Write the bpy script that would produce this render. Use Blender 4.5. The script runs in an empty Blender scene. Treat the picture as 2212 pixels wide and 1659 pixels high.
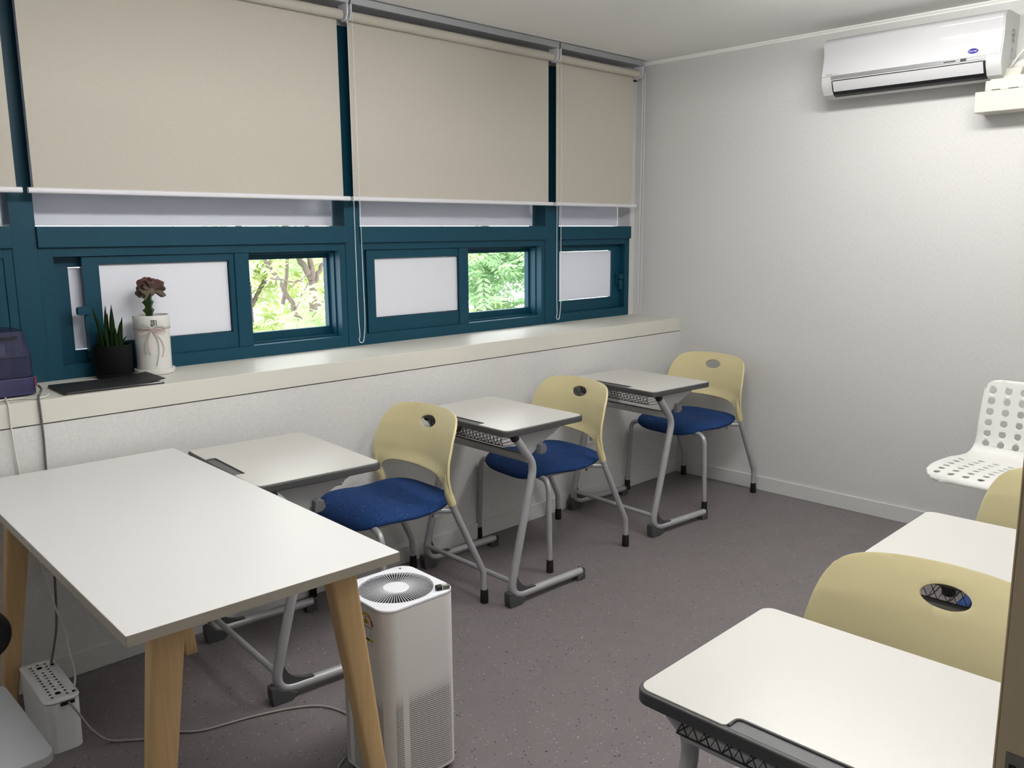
import bpy, bmesh, math, random
from mathutils import Vector, Matrix
random.seed(7)
PI = math.pi
scene = bpy.context.scene
COL = scene.collection

# ------------------------------------------------------------------ materials
def S(r, g, b):
    f = lambda v: (v/255/12.92) if v/255 <= .04045 else ((v/255+.055)/1.055)**2.4
    return (f(r), f(g), f(b), 1)

class NT:
    """small wrapper for building node trees"""
    def __init__(self, name):
        self.m = bpy.data.materials.new(name); self.m.use_nodes = True
        self.t = self.m.node_tree
        for n in list(self.t.nodes): self.t.nodes.remove(n)
        self.out = self.n('ShaderNodeOutputMaterial')
    def n(self, typ, **kw):
        nd = self.t.nodes.new(typ)
        for k, v in kw.items():
            if k in nd.inputs: nd.inputs[k].default_value = v
            else: setattr(nd, k, v)
        return nd
    def l(self, a, b): self.t.links.new(a, b)
    def math(self, op, a, b=None, c=None, clamp=False):
        nd = self.t.nodes.new('ShaderNodeMath'); nd.operation = op; nd.use_clamp = clamp
        for i, v in enumerate((a, b, c)):
            if v is None: continue
            if isinstance(v, (int, float)): nd.inputs[i].default_value = v
            else: self.l(v, nd.inputs[i])
        return nd.outputs[0]
    def mix(self, fac, a, b):
        nd = self.t.nodes.new('ShaderNodeMix'); nd.data_type = 'RGBA'
        if isinstance(fac, (int, float)): nd.inputs[0].default_value = fac
        else: self.l(fac, nd.inputs[0])
        for i, v in ((6, a), (7, b)):
            if isinstance(v, tuple): nd.inputs[i].default_value = v
            else: self.l(v, nd.inputs[i])
        return nd.outputs[2]
    def coord(self, kind='Object', scale=(1, 1, 1)):
        tc = self.n('ShaderNodeTexCoord'); mp = self.n('ShaderNodeMapping')
        mp.inputs['Scale'].default_value = scale
        self.l(tc.outputs[kind], mp.inputs['Vector']); return mp.outputs[0]
    def bsdf(self, col, rough=.5, metal=0, spec=.5):
        b = self.n('ShaderNodeBsdfPrincipled')
        if isinstance(col, tuple): b.inputs['Base Color'].default_value = col
        else: self.l(col, b.inputs['Base Color'])
        if isinstance(rough, (int, float)): b.inputs['Roughness'].default_value = rough
        else: self.l(rough, b.inputs['Roughness'])
        b.inputs['Metallic'].default_value = metal
        b.inputs['Specular IOR Level'].default_value = spec
        self.l(b.outputs[0], self.out.inputs[0]); return b
    def bump(self, b, h, strength=.2, dist=.002):
        nd = self.n('ShaderNodeBump'); nd.inputs['Strength'].default_value = strength
        nd.inputs['Distance'].default_value = dist
        self.l(h, nd.inputs['Height']); self.l(nd.outputs[0], b.inputs['Normal'])

def plain(name, col, rough=.5, metal=0, spec=.5, grain=0, gscale=300, bump=0):
    t = NT(name)
    if grain or bump:
        no = t.n('ShaderNodeTexNoise', Scale=gscale, Detail=3.0); t.l(t.coord(), no.inputs['Vector'])
        d = tuple(max(0, c*(1-grain)) for c in col[:3])+(1,)
        u = tuple(min(1, c*(1+grain)) for c in col[:3])+(1,)
        b = t.bsdf(t.mix(no.outputs['Fac'], d, u), rough, metal, spec)
        if bump: t.bump(b, no.outputs['Fac'], bump)
    else: t.bsdf(col, rough, metal, spec)
    return t.m

def wallpaper():
    t = NT('woven_wallpaper')
    a = t.n('ShaderNodeTexNoise', Scale=1.0, Detail=2.0); t.l(t.coord('Object', (420, 420, 60)), a.inputs['Vector'])
    c = t.n('ShaderNodeTexNoise', Scale=1.0, Detail=2.0); t.l(t.coord('Object', (70, 70, 460)), c.inputs['Vector'])
    w = t.math('ADD', t.math('MULTIPLY', a.outputs['Fac'], .5), t.math('MULTIPLY', c.outputs['Fac'], .5))
    ml = t.n('ShaderNodeMapRange'); ml.inputs[1].default_value = .35; ml.inputs[2].default_value = .65; t.l(w, ml.inputs[0])
    b = t.bsdf(t.mix(ml.outputs[0], (.60, .595, .585, 1), (.70, .695, .685, 1)), .85, 0, .2)
    t.bump(b, w, .25, .001); return t.m

def floor_mat():
    t = NT('speckled_vinyl_floor'); co = t.coord()
    no = t.n('ShaderNodeTexNoise', Scale=9.0, Detail=4.0); t.l(co, no.inputs['Vector'])
    col = t.mix(no.outputs['Fac'], (.132, .117, .120, 1), (.165, .149, .152, 1))
    for sc, thr, cc, seed in ((85, .17, (.045, .04, .042, 1), 0), (80, .14, (.36, .345, .335, 1), 3.3), (95, .18, (.27, .18, .165, 1), 7.7), (110, .18, (.26, .27, .29, 1), 5.1), (48, .13, (.035, .03, .034, 1), 9.1)):
        mp = t.n('ShaderNodeMapping'); t.l(co, mp.inputs['Vector']); mp.inputs['Location'].default_value = (seed, seed*.7, seed)
        v = t.n('ShaderNodeTexVoronoi', Scale=float(sc)); t.l(mp.outputs[0], v.inputs['Vector'])
        wn = t.n('ShaderNodeTexWhiteNoise'); t.l(v.outputs['Position'], wn.inputs['Vector'])
        keep = t.math('LESS_THAN', wn.outputs['Value'], .30)
        rad = t.math('MULTIPLY', wn.outputs['Value'], thr*5.5)
        ch = t.math('MULTIPLY', t.math('LESS_THAN', v.outputs['Distance'], rad), keep)
        col = t.mix(ch, col, cc)
    t.bsdf(col, .42, 0, .35); return t.m

def wood():
    t = NT('oak_wood'); co = t.coord('Object', (95, 95, 4.5))
    no = t.n('ShaderNodeTexNoise', Scale=1.0, Detail=6.0, Distortion=.6); t.l(co, no.inputs['Vector'])
    n2 = t.n('ShaderNodeTexNoise', Scale=1.0, Detail=2.0); t.l(t.coord('Object', (9, 9, 3)), n2.inputs['Vector'])
    c = t.mix(no.outputs['Fac'], (.46, .29, .125, 1), (.70, .50, .27, 1))
    c = t.mix(t.math('MULTIPLY', n2.outputs['Fac'], .45), c, (.56, .36, .165, 1))
    b = t.bsdf(c, .45, 0, .4); t.bump(b, no.outputs['Fac'], .1, .0006); return t.m

def seat_fabric():
    t = NT('blue_flecked_fabric'); co = t.coord()
    no = t.n('ShaderNodeTexNoise', Scale=260.0, Detail=2.0); t.l(co, no.inputs['Vector'])
    col = t.mix(no.outputs['Fac'], (.007, .024, .085, 1), (.017, .050, .165, 1))
    for sc, cc, seed, th in ((95, (.003, .006, .016, 1), 0, .24), (80, (.16, .23, .36, 1), 5.1, .13)):
        mp = t.n('ShaderNodeMapping'); t.l(co, mp.inputs['Vector']); mp.inputs['Location'].default_value = (seed, seed, seed)
        v = t.n('ShaderNodeTexVoronoi', Scale=float(sc)); t.l(mp.outputs[0], v.inputs['Vector'])
        wn = t.n('ShaderNodeTexWhiteNoise'); t.l(v.outputs['Position'], wn.inputs['Vector'])
        ch = t.math('MULTIPLY', t.math('LESS_THAN', v.outputs['Distance'], th), t.math('LESS_THAN', wn.outputs['Value'], .4))
        col = t.mix(ch, col, cc)
    b = t.bsdf(col, .9, 0, .15); t.bump(b, no.outputs['Fac'], .3, .001); return t.m

def blind_fabric():
    t = NT('cream_blind_fabric')
    a = t.n('ShaderNodeTexNoise', Scale=1.0, Detail=2.0); t.l(t.coord('Object', (500, 500, 90)), a.inputs['Vector'])
    c = t.n('ShaderNodeTexNoise', Scale=1.0, Detail=2.0); t.l(t.coord('Object', (90, 90, 500)), c.inputs['Vector'])
    w = t.math('MULTIPLY', t.math('ADD', a.outputs['Fac'], c.outputs['Fac']), .5)
    col = t.mix(w, (.475, .445, .385, 1), (.60, .565, .495, 1))
    d = t.n('ShaderNodeBsdfDiffuse'); t.l(col, d.inputs['Color'])
    tr = t.n('ShaderNodeBsdfTranslucent'); t.l(col, tr.inputs['Color'])
    mx = t.n('ShaderNodeMixShader'); mx.inputs[0].default_value = .05
    t.l(d.outputs[0], mx.inputs[1]); t.l(tr.outputs[0], mx.inputs[2]); t.l(mx.outputs[0], t.out.inputs[0]); return t.m

def film():
    t = NT('frosted_white_film')
    d = t.n('ShaderNodeBsdfDiffuse', Color=(.855, .875, .95, 1)); tr = t.n('ShaderNodeBsdfTranslucent', Color=(.85, .87, .95, 1))
    mx = t.n('ShaderNodeMixShader'); mx.inputs[0].default_value = .09
    t.l(d.outputs[0], mx.inputs[1]); t.l(tr.outputs[0], mx.inputs[2])
    g = t.n('ShaderNodeBsdfGlossy', Roughness=.12); m2 = t.n('ShaderNodeMixShader'); m2.inputs[0].default_value = .03
    t.l(mx.outputs[0], m2.inputs[1]); t.l(g.outputs[0], m2.inputs[2]); t.l(m2.outputs[0], t.out.inputs[0]); return t.m

def thin_glass(name='clear_glass', tint=(1, 1, 1, 1), gl=.06):
    t = NT(name)
    d = t.n('ShaderNodeBsdfTransparent', Color=tint); g = t.n('ShaderNodeBsdfGlossy', Roughness=.03)
    mx = t.n('ShaderNodeMixShader'); mx.inputs[0].default_value = gl
    t.l(d.outputs[0], mx.inputs[1]); t.l(g.outputs[0], mx.inputs[2]); t.l(mx.outputs[0], t.out.inputs[0]); return t.m

def purple_plastic():
    t = NT('translucent_purple_plastic')
    d = t.n('ShaderNodeBsdfTransparent', Color=(.30, .32, .45, 1))
    p = t.n('ShaderNodeBsdfPrincipled', Roughness=.18); p.inputs['Base Color'].default_value = (.05, .055, .12, 1)
    mx = t.n('ShaderNodeMixShader'); mx.inputs[0].default_value = .5
    t.l(d.outputs[0], mx.inputs[1]); t.l(p.outputs[0], mx.inputs[2]); t.l(mx.outputs[0], t.out.inputs[0]); return t.m

def leaf(name, c1, c2):
    t = NT(name); oi = t.n('ShaderNodeTexNoise', Scale=3.0); t.l(t.coord(), oi.inputs['Vector'])
    col = t.mix(oi.outputs['Fac'], c1, c2)
    d = t.n('ShaderNodeBsdfDiffuse'); tr = t.n('ShaderNodeBsdfTranslucent'); t.l(col, d.inputs['Color']); t.l(col, tr.inputs['Color'])
    mx = t.n('ShaderNodeMixShader'); mx.inputs[0].default_value = .5
    t.l(d.outputs[0], mx.inputs[1]); t.l(tr.outputs[0], mx.inputs[2]); t.l(mx.outputs[0], t.out.inputs[0]); return t.m

def emit(name, col, st):
    t = NT(name); e = t.n('ShaderNodeEmission', Color=col, Strength=st); t.l(e.outputs[0], t.out.inputs[0]); return t.m

def purifier_skin():
    """white plastic with a staggered field of small round perforations (UV in metres)"""
    t = NT('perforated_white_plastic')
    uv = t.n('ShaderNodeUVMap'); sp = t.n('ShaderNodeSeparateXYZ'); t.l(uv.outputs[0], sp.inputs[0])
    u, v = sp.outputs[0], sp.outputs[1]
    px, py = .0086, .0060
    def lattice(ou, ov):
        a = t.math('SUBTRACT', t.math('FRACT', t.math('ADD', t.math('DIVIDE', u, px), ou)), .5)
        b = t.math('SUBTRACT', t.math('FRACT', t.math('ADD', t.math('DIVIDE', v, py), ov)), .5)
        a = t.math('MULTIPLY', a, px); b = t.math('MULTIPLY', b, py)
        return t.math('SQRT', t.math('ADD', t.math('MULTIPLY', a, a), t.math('MULTIPLY', b, b)))
    dist = t.math('MINIMUM', lattice(0, 0), lattice(.5, .5))
    rr = t.n('ShaderNodeMapRange'); rr.inputs[1].default_value = .312; rr.inputs[2].default_value = .255
    rr.inputs[3].default_value = 0; rr.inputs[4].default_value = .00175; t.l(v, rr.inputs[0])
    hole = t.math('LESS_THAN', dist, rr.outputs[0])
    ua = t.math('ABSOLUTE', u)
    ok = t.math('LESS_THAN', ua, .094)
    seam = t.math('GREATER_THAN', t.math('ABSOLUTE', t.math('ADD', u, .062)), .010)
    vb = t.math('GREATER_THAN', v, .03)
    hole = t.math('MULTIPLY', t.math('MULTIPLY', hole, ok), t.math('MULTIPLY', seam, vb))
    t.bsdf(t.mix(hole, (.78, .755, .735, 1), (.05, .045, .04, 1)), .45, 0, .35)
    return t.m

M = {}
M['wall'] = wallpaper()
M['ceil'] = plain('white_ceiling_paper', (.90, .895, .87, 1), .9, 0, .2, .015, 200, .1)
M['floor'] = floor_mat()
M['trimwhite'] = plain('white_vinyl_trim', (.66, .66, .655, 1), .5, 0, .3)
M['sill'] = plain('cream_sill_board', (.66, .645, .58, 1), .42, 0, .4, .012, 60)
M['teal'] = plain('teal_painted_metal', (.003, .046, .078, 1), .45, 0, .22, .08, 160, .06)
M['film'] = film()
M['glass'] = thin_glass()
M['blind'] = blind_fabric()
M['white'] = plain('white_plastic', (.78, .78, .79, 1), .35, 0, .45)
M['cream'] = plain('cream_plastic', (.56, .54, .475, 1), .45, 0, .4)
M['acwhite'] = plain('glossy_white_plastic', (.54, .54, .555, 1), .07, 0, .6)
M['acbody'] = plain('satin_white_plastic', (.53, .53, .525, 1), .4, 0, .4)
M['greystrip'] = plain('grey_display_strip', (.20, .20, .21, 1), .3)
M['dark'] = plain('black_plastic', (.008, .008, .009, 1), .45, 0, .35)
M['rubber'] = plain('black_rubber', (.010, .010, .010, 1), .6, 0, .25)
M['railgrey'] = plain('grey_aluminium_rail', (.36, .37, .39, 1), .4, .3, .4)
M['bottomrail'] = plain('white_bottom_rail', (.72, .72, .76, 1), .3)
M['steel'] = plain('silver_painted_steel', (.40, .405, .42, 1), .38, .3, .5, .06, 420)
M['darkgrey'] = plain('charcoal_plastic', (.055, .055, .057, 1), .5, 0, .35)
M['midgrey'] = plain('grey_plastic', (.105, .106, .110, 1), .5, 0, .35)
M['laminate'] = plain('white_laminate', (.57, .56, .53, 1), .30, 0, .5)
M['tablewhite'] = plain('pale_grey_laminate', (.70, .695, .69, 1), .38, 0, .45)
M['edgeshade'] = plain('shaded_edge_band', (.34, .305, .255, 1), .5)  # tabletop edge laminate, its shade put into the darker colour
M['wood'] = wood()
M['yellow'] = plain('pale_yellow_plastic', (.66, .585, .33, 1), .42, 0, .4)
M['fabric'] = seat_fabric()
M['purskin'] = purifier_skin()
M['purtop'] = plain('cool_white_plastic', (.80, .81, .86, 1), .35)
M['chairwhite'] = plain('white_moulded_plastic', (.82, .82, .79, 1), .38)
M['wire'] = plain('black_coated_wire', (.010, .010, .011, 1), .4)
M['potblack'] = plain('matte_black_ceramic', (.005, .005, .006, 1), .7, 0, .1)
M['potwhite'] = plain('white_ceramic', (.66, .66, .63, 1), .5, 0, .4, .02, 60)
M['soil'] = plain('dark_soil', (.03, .022, .015, 1), .95, 0, .1, .5, 300, .6)
M['grit'] = plain('grey_grit', (.22, .21, .19, 1), .95, 0, .1, .4, 400, .6)
M['snake'] = leaf('dark_green_leaf', (.010, .028, .012, 1), (.035, .065, .024, 1))
M['cactus'] = plain('green_cactus_skin', (.022, .055, .012, 1), .5, 0, .3, .3, 60)
M['crest'] = None
M['ribbonp'] = plain('pink_cord', (.62, .36, .33, 1), .6)
M['ribbong'] = plain('grey_green_cord', (.34, .38, .35, 1), .6)
M['folder'] = plain('black_leatherette', (.016, .016, .018, 1), .5, 0, .3, .2, 500, .15)
M['paper'] = plain('white_paper', (.7, .7, .68, 1), .8)
M['purple'] = purple_plastic()
M['purplesolid'] = plain('purple_plastic', (.030, .030, .085, 1), .3)
M['red'] = plain('red_switch', (.22, .012, .02, 1), .3)
M['cablewhite'] = plain('white_cable', (.66, .65, .60, 1), .5)
M['cablegrey'] = plain('grey_cable', (.10, .098, .09, 1), .5)
M['cabletan'] = plain('pale_grey_cable', (.30, .28, .26, 1), .5)
M['seatgrey'] = plain('pale_grey_seat', (.40, .41, .43, 1), .6)
M['door'] = plain('beige_door_frame', (.60, .49, .33, 1), .5, 0, .3, .04, 40)
M['brass'] = plain('dull_metal_plate', (.22, .21, .19, 1), .45, .6)
M['lamp'] = emit('lit_tube', (1, .985, .955, 1), 75.0)
M['lampwide'] = emit('lit_tube_bright', (1, .985, .96, 1), 78.0)
M['badge'] = plain('blue_badge', (.012, .012, .20, 1), .25)
M['yellowlab'] = plain('yellow_label_ink', (.60, .52, .06, 1), .5)
M['greenlab'] = plain('green_label_ink', (.08, .22, .05, 1), .5)
M['redlab'] = plain('red_label_ink', (.38, .04, .02, 1), .5)
M['orangelab'] = plain('orange_label_ink', (.50, .22, .04, 1), .5)
M['greyink'] = plain('grey_ink', (.22, .21, .20, 1), .6)
M['bark'] = plain('brown_grey_bark', (.17, .135, .12, 1), .9, 0, .1, .25, 12, .5)
M['leafnear'] = leaf('pale_green_leaf', (.40, .58, .30, 1), (.52, .68, .36, 1))
M['leaffar'] = leaf('yellow_green_leaf', (.44, .55, .24, 1), (.62, .68, .34, 1))
M['leafdeep'] = leaf('mid_green_leaf', (.28, .44, .24, 1), (.40, .56, .32, 1))
M['ground'] = plain('pale_concrete_ground', (.6, .6, .58, 1), .9)

def crest_mat():
    t = NT('purple_crested_plant'); co = t.coord()
    sp = t.n('ShaderNodeSeparateXYZ'); t.l(co, sp.inputs[0])
    no = t.n('ShaderNodeTexNoise', Scale=70.0, Detail=3.0); t.l(co, no.inputs['Vector'])
    mr = t.n('ShaderNodeMapRange'); mr.inputs[1].default_value = .295; mr.inputs[2].default_value = .355; t.l(sp.outputs[2], mr.inputs[0])
    c = t.mix(mr.outputs[0], (.11, .12, .08, 1), (.075, .022, .026, 1))
    c = t.mix(t.math('MULTIPLY', no.outputs['Fac'], .6), c, (.17, .105, .09, 1))
    t.bsdf(c, .6, 0, .2); return t.m
M['crest'] = crest_mat()

# ------------------------------------------------------------------ mesh helpers
class MB:
    def __init__(self): self.v = []; self.f = []; self.mi = []; self.uv = None
    def add(self, vs, fs, mi=0):
        o = len(self.v); self.v += [tuple(p) for p in vs]
        self.f += [tuple(i+o for i in q) for q in fs]; self.mi += [mi]*len(fs); return self
    def box(self, x0, x1, y0, y1, z0, z1, mi=0):
        vs = [(x, y, z) for z in (z0, z1) for y in (y0, y1) for x in (x0, x1)]
        return self.add(vs, [(0, 2, 3, 1), (4, 5, 7, 6), (0, 1, 5, 4), (2, 6, 7, 3), (0, 4, 6, 2), (1, 3, 7, 5)], mi)
    def tube(self, pts, r, n=10, caps=True, mi=0, closed=False):
        P = [Vector(p) for p in pts]; m = len(P)
        rad = r if isinstance(r, (list, tuple)) else [r]*m
        T = []
        for i in range(m):
            if closed: d = P[(i+1) % m]-P[i-1]
            else: d = P[min(i+1, m-1)]-P[max(i-1, 0)]
            T.append(d.normalized() if d.length > 1e-9 else Vector((0, 0, 1)))
        up = Vector((0, 0, 1)) if abs(T[0].z) < .9 else Vector((1, 0, 0))
        nrm = T[0].cross(up).normalized(); vs = []; fs = []
        for i in range(m):
            nrm = (nrm-T[i]*nrm.dot(T[i]))
            nrm = nrm.normalized() if nrm.length > 1e-6 else T[i].orthogonal().normalized()
            bn = T[i].cross(nrm)
            for k in range(n):
                a = 2*PI*k/n
                vs.append(P[i]+(nrm*math.cos(a)+bn*math.sin(a))*rad[i])
        R = m if closed else m-1
        for i in range(R):
            j = (i+1) % m
            for k in range(n):
                k2 = (k+1) % n
                fs.append((i*n+k, i*n+k2, j*n+k2, j*n+k))
        if caps and not closed:
            fs.append(tuple(range(n-1, -1, -1))); fs.append(tuple((m-1)*n+k for k in range(n)))
        return self.add(vs, fs, mi)
    def lathe(self, prof, n=40, cx=0, cy=0, mi=0):
        vs = []; fs = []
        for r, z in prof:
            for k in range(n):
                a = 2*PI*k/n; vs.append((cx+r*math.cos(a), cy+r*math.sin(a), z))
        for i in range(len(prof)-1):
            for k in range(n):
                k2 = (k+1) % n; fs.append((i*n+k, i*n+k2, (i+1)*n+k2, (i+1)*n+k))
        if prof[0][0] > 1e-6: fs.append(tuple(range(n-1, -1, -1)))
        if prof[-1][0] > 1e-6: fs.append(tuple((len(prof)-1)*n+k for k in range(n)))
        return self.add(vs, fs, mi)
    def prism(self, poly, a, b, fn, mi=0):
        """extrude a 2D polygon between depths a and b; fn(u, v, d) -> xyz"""
        n = len(poly)
        vs = [fn(u, v, a) for u, v in poly]+[fn(u, v, b) for u, v in poly]
        fs = [tuple(range(n-1, -1, -1)), tuple(n+i for i in range(n))]
        fs += [(i, (i+1) % n, n+(i+1) % n, n+i) for i in range(n)]
        return self.add(vs, fs, mi)
    def ball(self, c, r, n=8, m=6, mi=0, sc=(1, 1, 1)):
        vs = []; fs = []
        for i in range(m+1):
            t = PI*i/m
            for k in range(n):
                a = 2*PI*k/n
                vs.append((c[0]+r*sc[0]*math.sin(t)*math.cos(a), c[1]+r*sc[1]*math.sin(t)*math.sin(a), c[2]-r*sc[2]*math.cos(t)))
        for i in range(m):
            for k in range(n): fs.append((i*n+k, i*n+(k+1) % n, (i+1)*n+(k+1) % n, (i+1)*n+k))
        return self.add(vs, fs, mi)
    def build(self, name, mats, parent=None, smooth=35, bevel=0, seg=2, fix=True):
        me = bpy.data.meshes.new(name); me.from_pydata(self.v, [], self.f)
        if not isinstance(mats, (list, tuple)): mats = [mats]
        for m in mats: me.materials.append(m)
        for p, i in zip(me.polygons, self.mi): p.material_index = i
        if self.uv:
            ul = me.uv_layers.new(name='UVMap')
            for p in me.polygons:
                for li in p.loop_indices: ul.data[li].uv = self.uv[me.loops[li].vertex_index] if not callable(self.uv) else self.uv(p, me.loops[li].vertex_index)
        if fix:
            bm = bmesh.new(); bm.from_mesh(me)
            bmesh.ops.remove_doubles(bm, verts=bm.verts, dist=1e-6) if not self.uv else None
            bmesh.ops.recalc_face_normals(bm, faces=bm.faces)
            bm.to_mesh(me); bm.free()
        return finish(name, me, parent, smooth, bevel, seg)

def finish(name, me, parent=None, smooth=35, bevel=0, seg=2):
    if smooth:
        me.polygons.foreach_set('use_smooth', [True]*len(me.polygons))
        me.set_sharp_from_angle(angle=math.radians(smooth))
    o = bpy.data.objects.new(name, me); COL.objects.link(o)
    if parent: o.parent = parent
    if bevel:
        b = o.modifiers.new('bevel', 'BEVEL'); b.width = bevel; b.segments = seg; b.limit_method = 'ANGLE'; b.angle_limit = math.radians(40)
        b.harden_normals = True
    return o

def tag(o, label=None, cat=None, group=None, kind=None):
    if label: o['label'] = label
    if cat: o['category'] = cat
    if group: o['group'] = group
    if kind: o['kind'] = kind
    return o
def empty(name, loc=(0, 0, 0), rz=0, **kw):
    o = bpy.data.objects.new(name, None); COL.objects.link(o); o.location = loc; o.rotation_euler = (0, 0, rz)
    o.empty_display_size = .1
    return tag(o, **kw)
def copy_tree(o, parent=None):
    c = o.copy(); COL.objects.link(c); c.parent = parent
    for ch in list(o.children): copy_tree(ch, c)
    return c
def rnd_rect(w, h, r, n=6, cx=0, cy=0):
    out = []
    for sx, sy, a0 in ((1, 1, 0), (-1, 1, 90), (-1, -1, 180), (1, -1, 270)):
        for k in range(n+1):
            a = math.radians(a0+90*k/n)
            out.append((cx+sx*(w/2-r)+r*math.cos(a), cy+sy*(h/2-r)+r*math.sin(a)))
    return out
def fillet(pts, r, n=6):
    P = [Vector(p) for p in pts]; out = [P[0]]
    for i in range(1, len(P)-1):
        a, b, c = P[i-1], P[i], P[i+1]
        d1 = (a-b); d2 = (c-b); l1, l2 = d1.length, d2.length; d1.normalize(); d2.normalize()
        ang = d1.angle(d2)
        if ang > PI-.02: out.append(b); continue
        rr = r[i-1] if isinstance(r, (list, tuple)) else r
        t = min(rr/math.tan(ang/2), l1*.48, l2*.48)
        p0, p1 = b+d1*t, b+d2*t
        for k in range(n+1):
            s = k/n; out.append(p0*(1-s)**2+b*2*s*(1-s)+p1*s*s)
    out.append(P[-1]); return out
def smooth_path(pts, n=6):
    P = [Vector(p) for p in pts]; P = [P[0]*2-P[1]]+P+[P[-1]*2-P[-2]]; out = []
    for i in range(1, len(P)-2):
        for k in range(n):
            t = k/n; a, b, c, d = P[i-1], P[i], P[i+1], P[i+2]
            out.append(.5*((2*b)+(c-a)*t+(2*a-5*b+4*c-d)*t*t+(3*b-a-3*c+d)*t**3))
    out.append(P[-2]); return out

def panel(name, outline, holes, cu, cv, deform, thick, mat, parent=None, smooth=40, bevel=0, even=True):
    """flat outline (u,v) with real holes, cut into a grid, bent by deform(u,v)->xyz and given thickness"""
    bm = bmesh.new()
    for loop in [outline]+holes:
        vs = [bm.verts.new((u, v, 0)) for u, v in loop]
        for i in range(len(vs)): bm.edges.new((vs[i], vs[(i+1) % len(vs)]))
    bmesh.ops.triangle_fill(bm, use_beauty=True, use_dissolve=False, edges=bm.edges[:], normal=(0, 0, 1))
    for x in cu: bmesh.ops.bisect_plane(bm, geom=bm.verts[:]+bm.edges[:]+bm.faces[:], plane_co=(x, 0, 0), plane_no=(1, 0, 0), dist=1e-6)
    for y in cv: bmesh.ops.bisect_plane(bm, geom=bm.verts[:]+bm.edges[:]+bm.faces[:], plane_co=(0, y, 0), plane_no=(0, 1, 0), dist=1e-6)
    for v in bm.verts: v.co = Vector(deform(v.co.x, v.co.y))
    bmesh.ops.recalc_face_normals(bm, faces=bm.faces)
    me = bpy.data.meshes.new(name); bm.to_mesh(me); bm.free(); me.materials.append(mat)
    o = finish(name, me, parent, smooth)
    s = o.modifiers.new('thickness', 'SOLIDIFY'); s.thickness = thick; s.offset = 0; s.use_even_offset = even
    if bevel:
        b = o.modifiers.new('bevel', 'BEVEL'); b.width = bevel; b.segments = 2; b.limit_method = 'ANGLE'; b.angle_limit = math.radians(60)
    return o

def text_mesh(name, body, size, mat, parent, matrix, extrude=.0003, bold=False):
    cu = bpy.data.curves.new(name, 'FONT'); cu.body = body; cu.size = size; cu.extrude = extrude
    cu.align_x = 'CENTER'; cu.align_y = 'CENTER'
    if bold: cu.offset = size*.02
    tmp = bpy.data.objects.new(name, cu); COL.objects.link(tmp)
    dg = bpy.context.evaluated_depsgraph_get()
    me = bpy.data.meshes.new_from_object(tmp.evaluated_get(dg)); bpy.data.objects.remove(tmp)
    me.name = name; me.materials.clear(); me.materials.append(mat); me.transform(matrix)
    o = bpy.data.objects.new(name, me); COL.objects.link(o); o.parent = parent; return o

# ------------------------------------------------------------------ camera
cam = bpy.data.cameras.new('camera'); camo = bpy.data.objects.new('camera', cam); COL.objects.link(camo)
yaw, pitch, roll = .79516, -.17604, -.00727
cy_, sy_, cp_, sp_ = math.cos(yaw), math.sin(yaw), math.cos(pitch), math.sin(pitch)
fv = Vector((cy_*cp_, sy_*cp_, sp_)); rv = Vector((sy_, -cy_, 0)); uv_ = rv.cross(fv)
r2 = rv*math.cos(roll)+uv_*math.sin(roll); u2 = -rv*math.sin(roll)+uv_*math.cos(roll)
m = Matrix.Identity(4)
for i in range(3): m[i][0], m[i][1], m[i][2] = r2[i], u2[i], -fv[i]
m.translation = (-4.40108, -3.37045, 1.49343); camo.matrix_world = m
cam.sensor_width = 36; cam.lens = 36*1839.127/2212; cam.clip_start = .02; cam.clip_end = 200
scene.camera = camo

# ------------------------------------------------------------------ room shell
H = 2.503; D = .3635; XL = -5.3; YR = -3.22; SILL = .97
def struct(o): o['kind'] = 'structure'; return o
struct(MB().box(XL-.1, .0, -4.7, -D, -.05, 0).build('floor', M['floor'], smooth=0))
struct(MB().box(XL-.1, .1, -4.7, .0, H, H+.06).build('ceiling', M['ceil'], smooth=0))
w = MB()
w.box(XL, 0, -D, .14, -.05, SILL-.082)               # low wall under the sill
w.box(XL, 0, .0, .14, 2.40, H)                        # header over the windows
w.box(-.045, 0, .0, .14, SILL, 2.41)             # pier beside the end wall
w.box(XL-.1, XL, -.36, .14, -.05, H)
struct(w.build('wall_left', M['wall'], smooth=0))
struct(MB().box(0, .12, -4.7, .14, -.05, H).build('wall_back', M['wall'], smooth=0))
JX = -3.78; DX0 = -4.78
w = MB(); w.box(JX+.03, 0, YR-.12, YR, 0, H); w.box(XL, DX0-.03, YR-.12, YR, 0, H); w.box(DX0-.03, JX+.03, YR-.12, YR, 2.11, H)
struct(w.build('wall_right', M['wall'], smooth=0))
struct(MB().box(XL-.1, XL, -4.7, -.36, -.05, H).build('wall_front', M['wall'], smooth=0))
struct(MB().box(XL, 0, -4.8, -4.7, -.05, H).build('wall_corridor', M['wall'], smooth=0))
s = MB(); s.box(XL, 0, -D-.004, .14, SILL-.078, SILL)
struct(s.build('trim_1', M['sill'], smooth=0, bevel=.002))
b = MB(); b.box(XL, -.012, -D-.012, -D, 0, .081); struct(b.build('baseboard_left', M['trimwhite'], smooth=0, bevel=.002))
b = MB(); b.box(-.012, 0, YR, -D-.0, 0, .081); struct(b.build('baseboard_back', M['trimwhite'], smooth=0, bevel=.002))
b = MB(); b.box(JX+.08, -.012, YR, YR+.012, 0, .081); struct(b.build('baseboard_right', M['trimwhite'], smooth=0, bevel=.002))
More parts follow.
